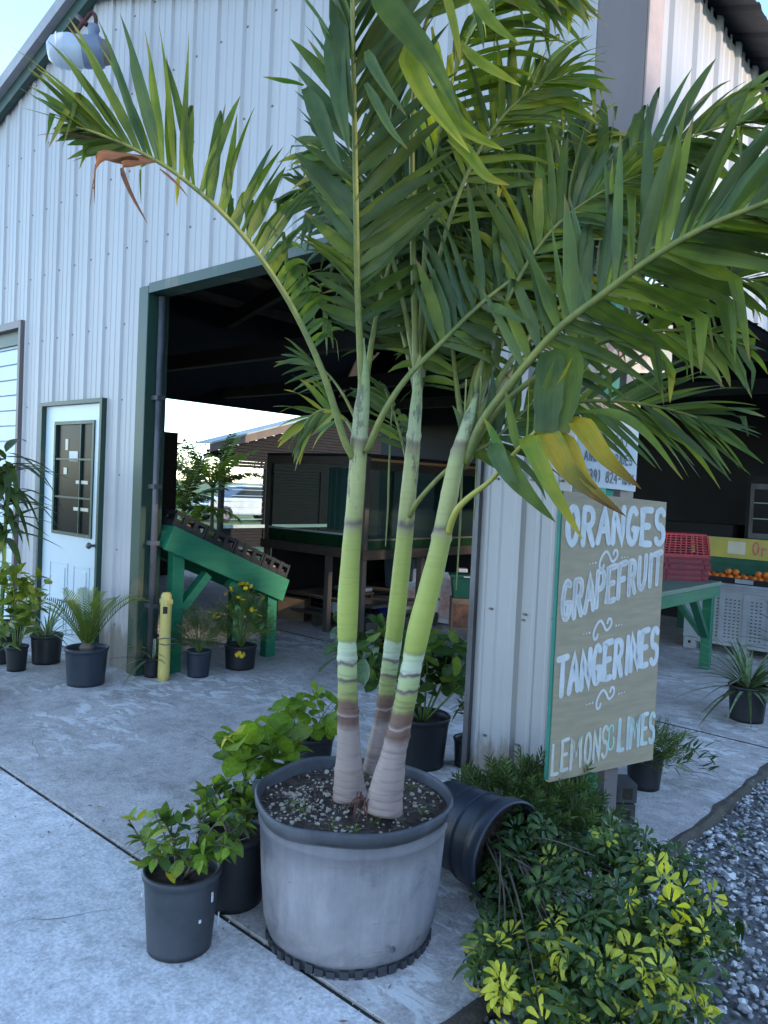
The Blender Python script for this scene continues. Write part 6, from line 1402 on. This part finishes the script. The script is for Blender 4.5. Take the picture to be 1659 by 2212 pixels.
# broad hanging leaflets in front of the signs
blade([(1185,760,2.40),(1190,800,2.32),(1185,860,2.28),(1180,935,2.27)],.085,'frond_deep',F7,8,prof=lambda s:.55+.45*min(1,s*4)-(.25*s if s>.8 else 0))
blade([(1228,750,2.38),(1232,800,2.30),(1222,860,2.27),(1208,935,2.26)],.080,'frond',F7,9,prof=lambda s:.55+.45*min(1,s*4)-(.25*s if s>.8 else 0))
blade([(1060,660,2.5),(1080,668,2.44),(1110,685,2.42),(1145,700,2.4)],.028,'frond_blue',F7,10,tw=(.2,1,0))
blade([(1140,845,2.42),(1165,850,2.36),(1185,890,2.33),(1200,925,2.32)],.032,'frond',F7,11)
# blades at the top in front of the dark upright frond
tops=[((795,-60,2.30),(850,30,2.22),(930,130,2.18),(1000,265,2.16),.080,'frond'),((885,95,2.30),(890,140,2.24),(930,220,2.20),(1015,330,2.18),.070,'frond_bright'),
((792,110,2.32),(805,140,2.26),(835,190,2.24),(878,250,2.23),.034,'frond_blue'),((790,180,2.32),(815,225,2.26),(845,280,2.24),(880,322,2.23),.028,'frond_blue'),
((905,80,2.34),(925,130,2.28),(950,180,2.26),(985,205,2.25),.040,'frond'),((1000,100,2.40),(1030,130,2.34),(1080,160,2.32),(1125,186,2.31),.034,'frond_bright'),
((1010,-30,2.36),(1040,20,2.30),(1075,60,2.28),(1122,95,2.27),.040,'frond_bright'),((955,-40,2.36),(975,30,2.30),(988,90,2.28),(995,135,2.27),.026,'frond_half'),
((945,190,2.40),(975,250,2.34),(1020,290,2.32),(1090,325,2.31),.050,'frond_bright'),((970,300,2.44),(1010,330,2.38),(1050,380,2.36),(1100,400,2.35),.040,'frond_half'),
((660,190,2.5),(690,250,2.44),(715,320,2.42),(740,370,2.41),.060,'frond_blue'),((655,185,2.5),(630,178,2.46),(600,172,2.45),(568,166,2.44),.018,'frond_half'),
((728,40,2.42),(725,120,2.38),(735,220,2.36),(755,330,2.36),.075,'frond_blue'),((722,-40,2.42),(735,60,2.38),(745,160,2.36),(765,260,2.36),.060,'frond_deep')]
for i,(a,b,c,d,w_,mk) in enumerate(tops): blade([a,b,c,d],w_,mk,F1 if i>99 else F7,30+i)
for i,(pts,w_,mk) in enumerate(((((330,343,2.44),(262,343,2.43),(222,338,2.42),(205,380,2.41),(193,462,2.41)),.030,'frond_brown'),(((335,347,2.44),(285,352,2.43),(264,362,2.42),(282,415,2.42),(318,482,2.42)),.022,'frond_brown'),(((320,340,2.44),(255,335,2.43),(216,332,2.42),(206,372,2.42),(204,440,2.42)),.018,'frond_brown'),(((330,345,2.44),(308,355,2.44),(304,385,2.44),(305,440,2.44)),.014,'frond'))):
    blade(pts,w_,mk,F1,60+i,tw=(.3,1,-.2))
# stray yellow-green strings hanging
for (u,v,d,l) in ((998,1010,2.62,.42),(1030,1000,2.66,.2),(968,1130,2.5,.0),(840,1020,2.9,.28),(905,1200,2.9,.0)):
    if l: mb=MB(); p=L_(P(u,v,d)); mb.tube([p+Vector((0,0,.3)),p,p+Vector((.004,0,-l*.5)),p+Vector((0,0,-l))],[.003,.004,.004,.002],5); mb.build('hanging_strand','rachis',palm)
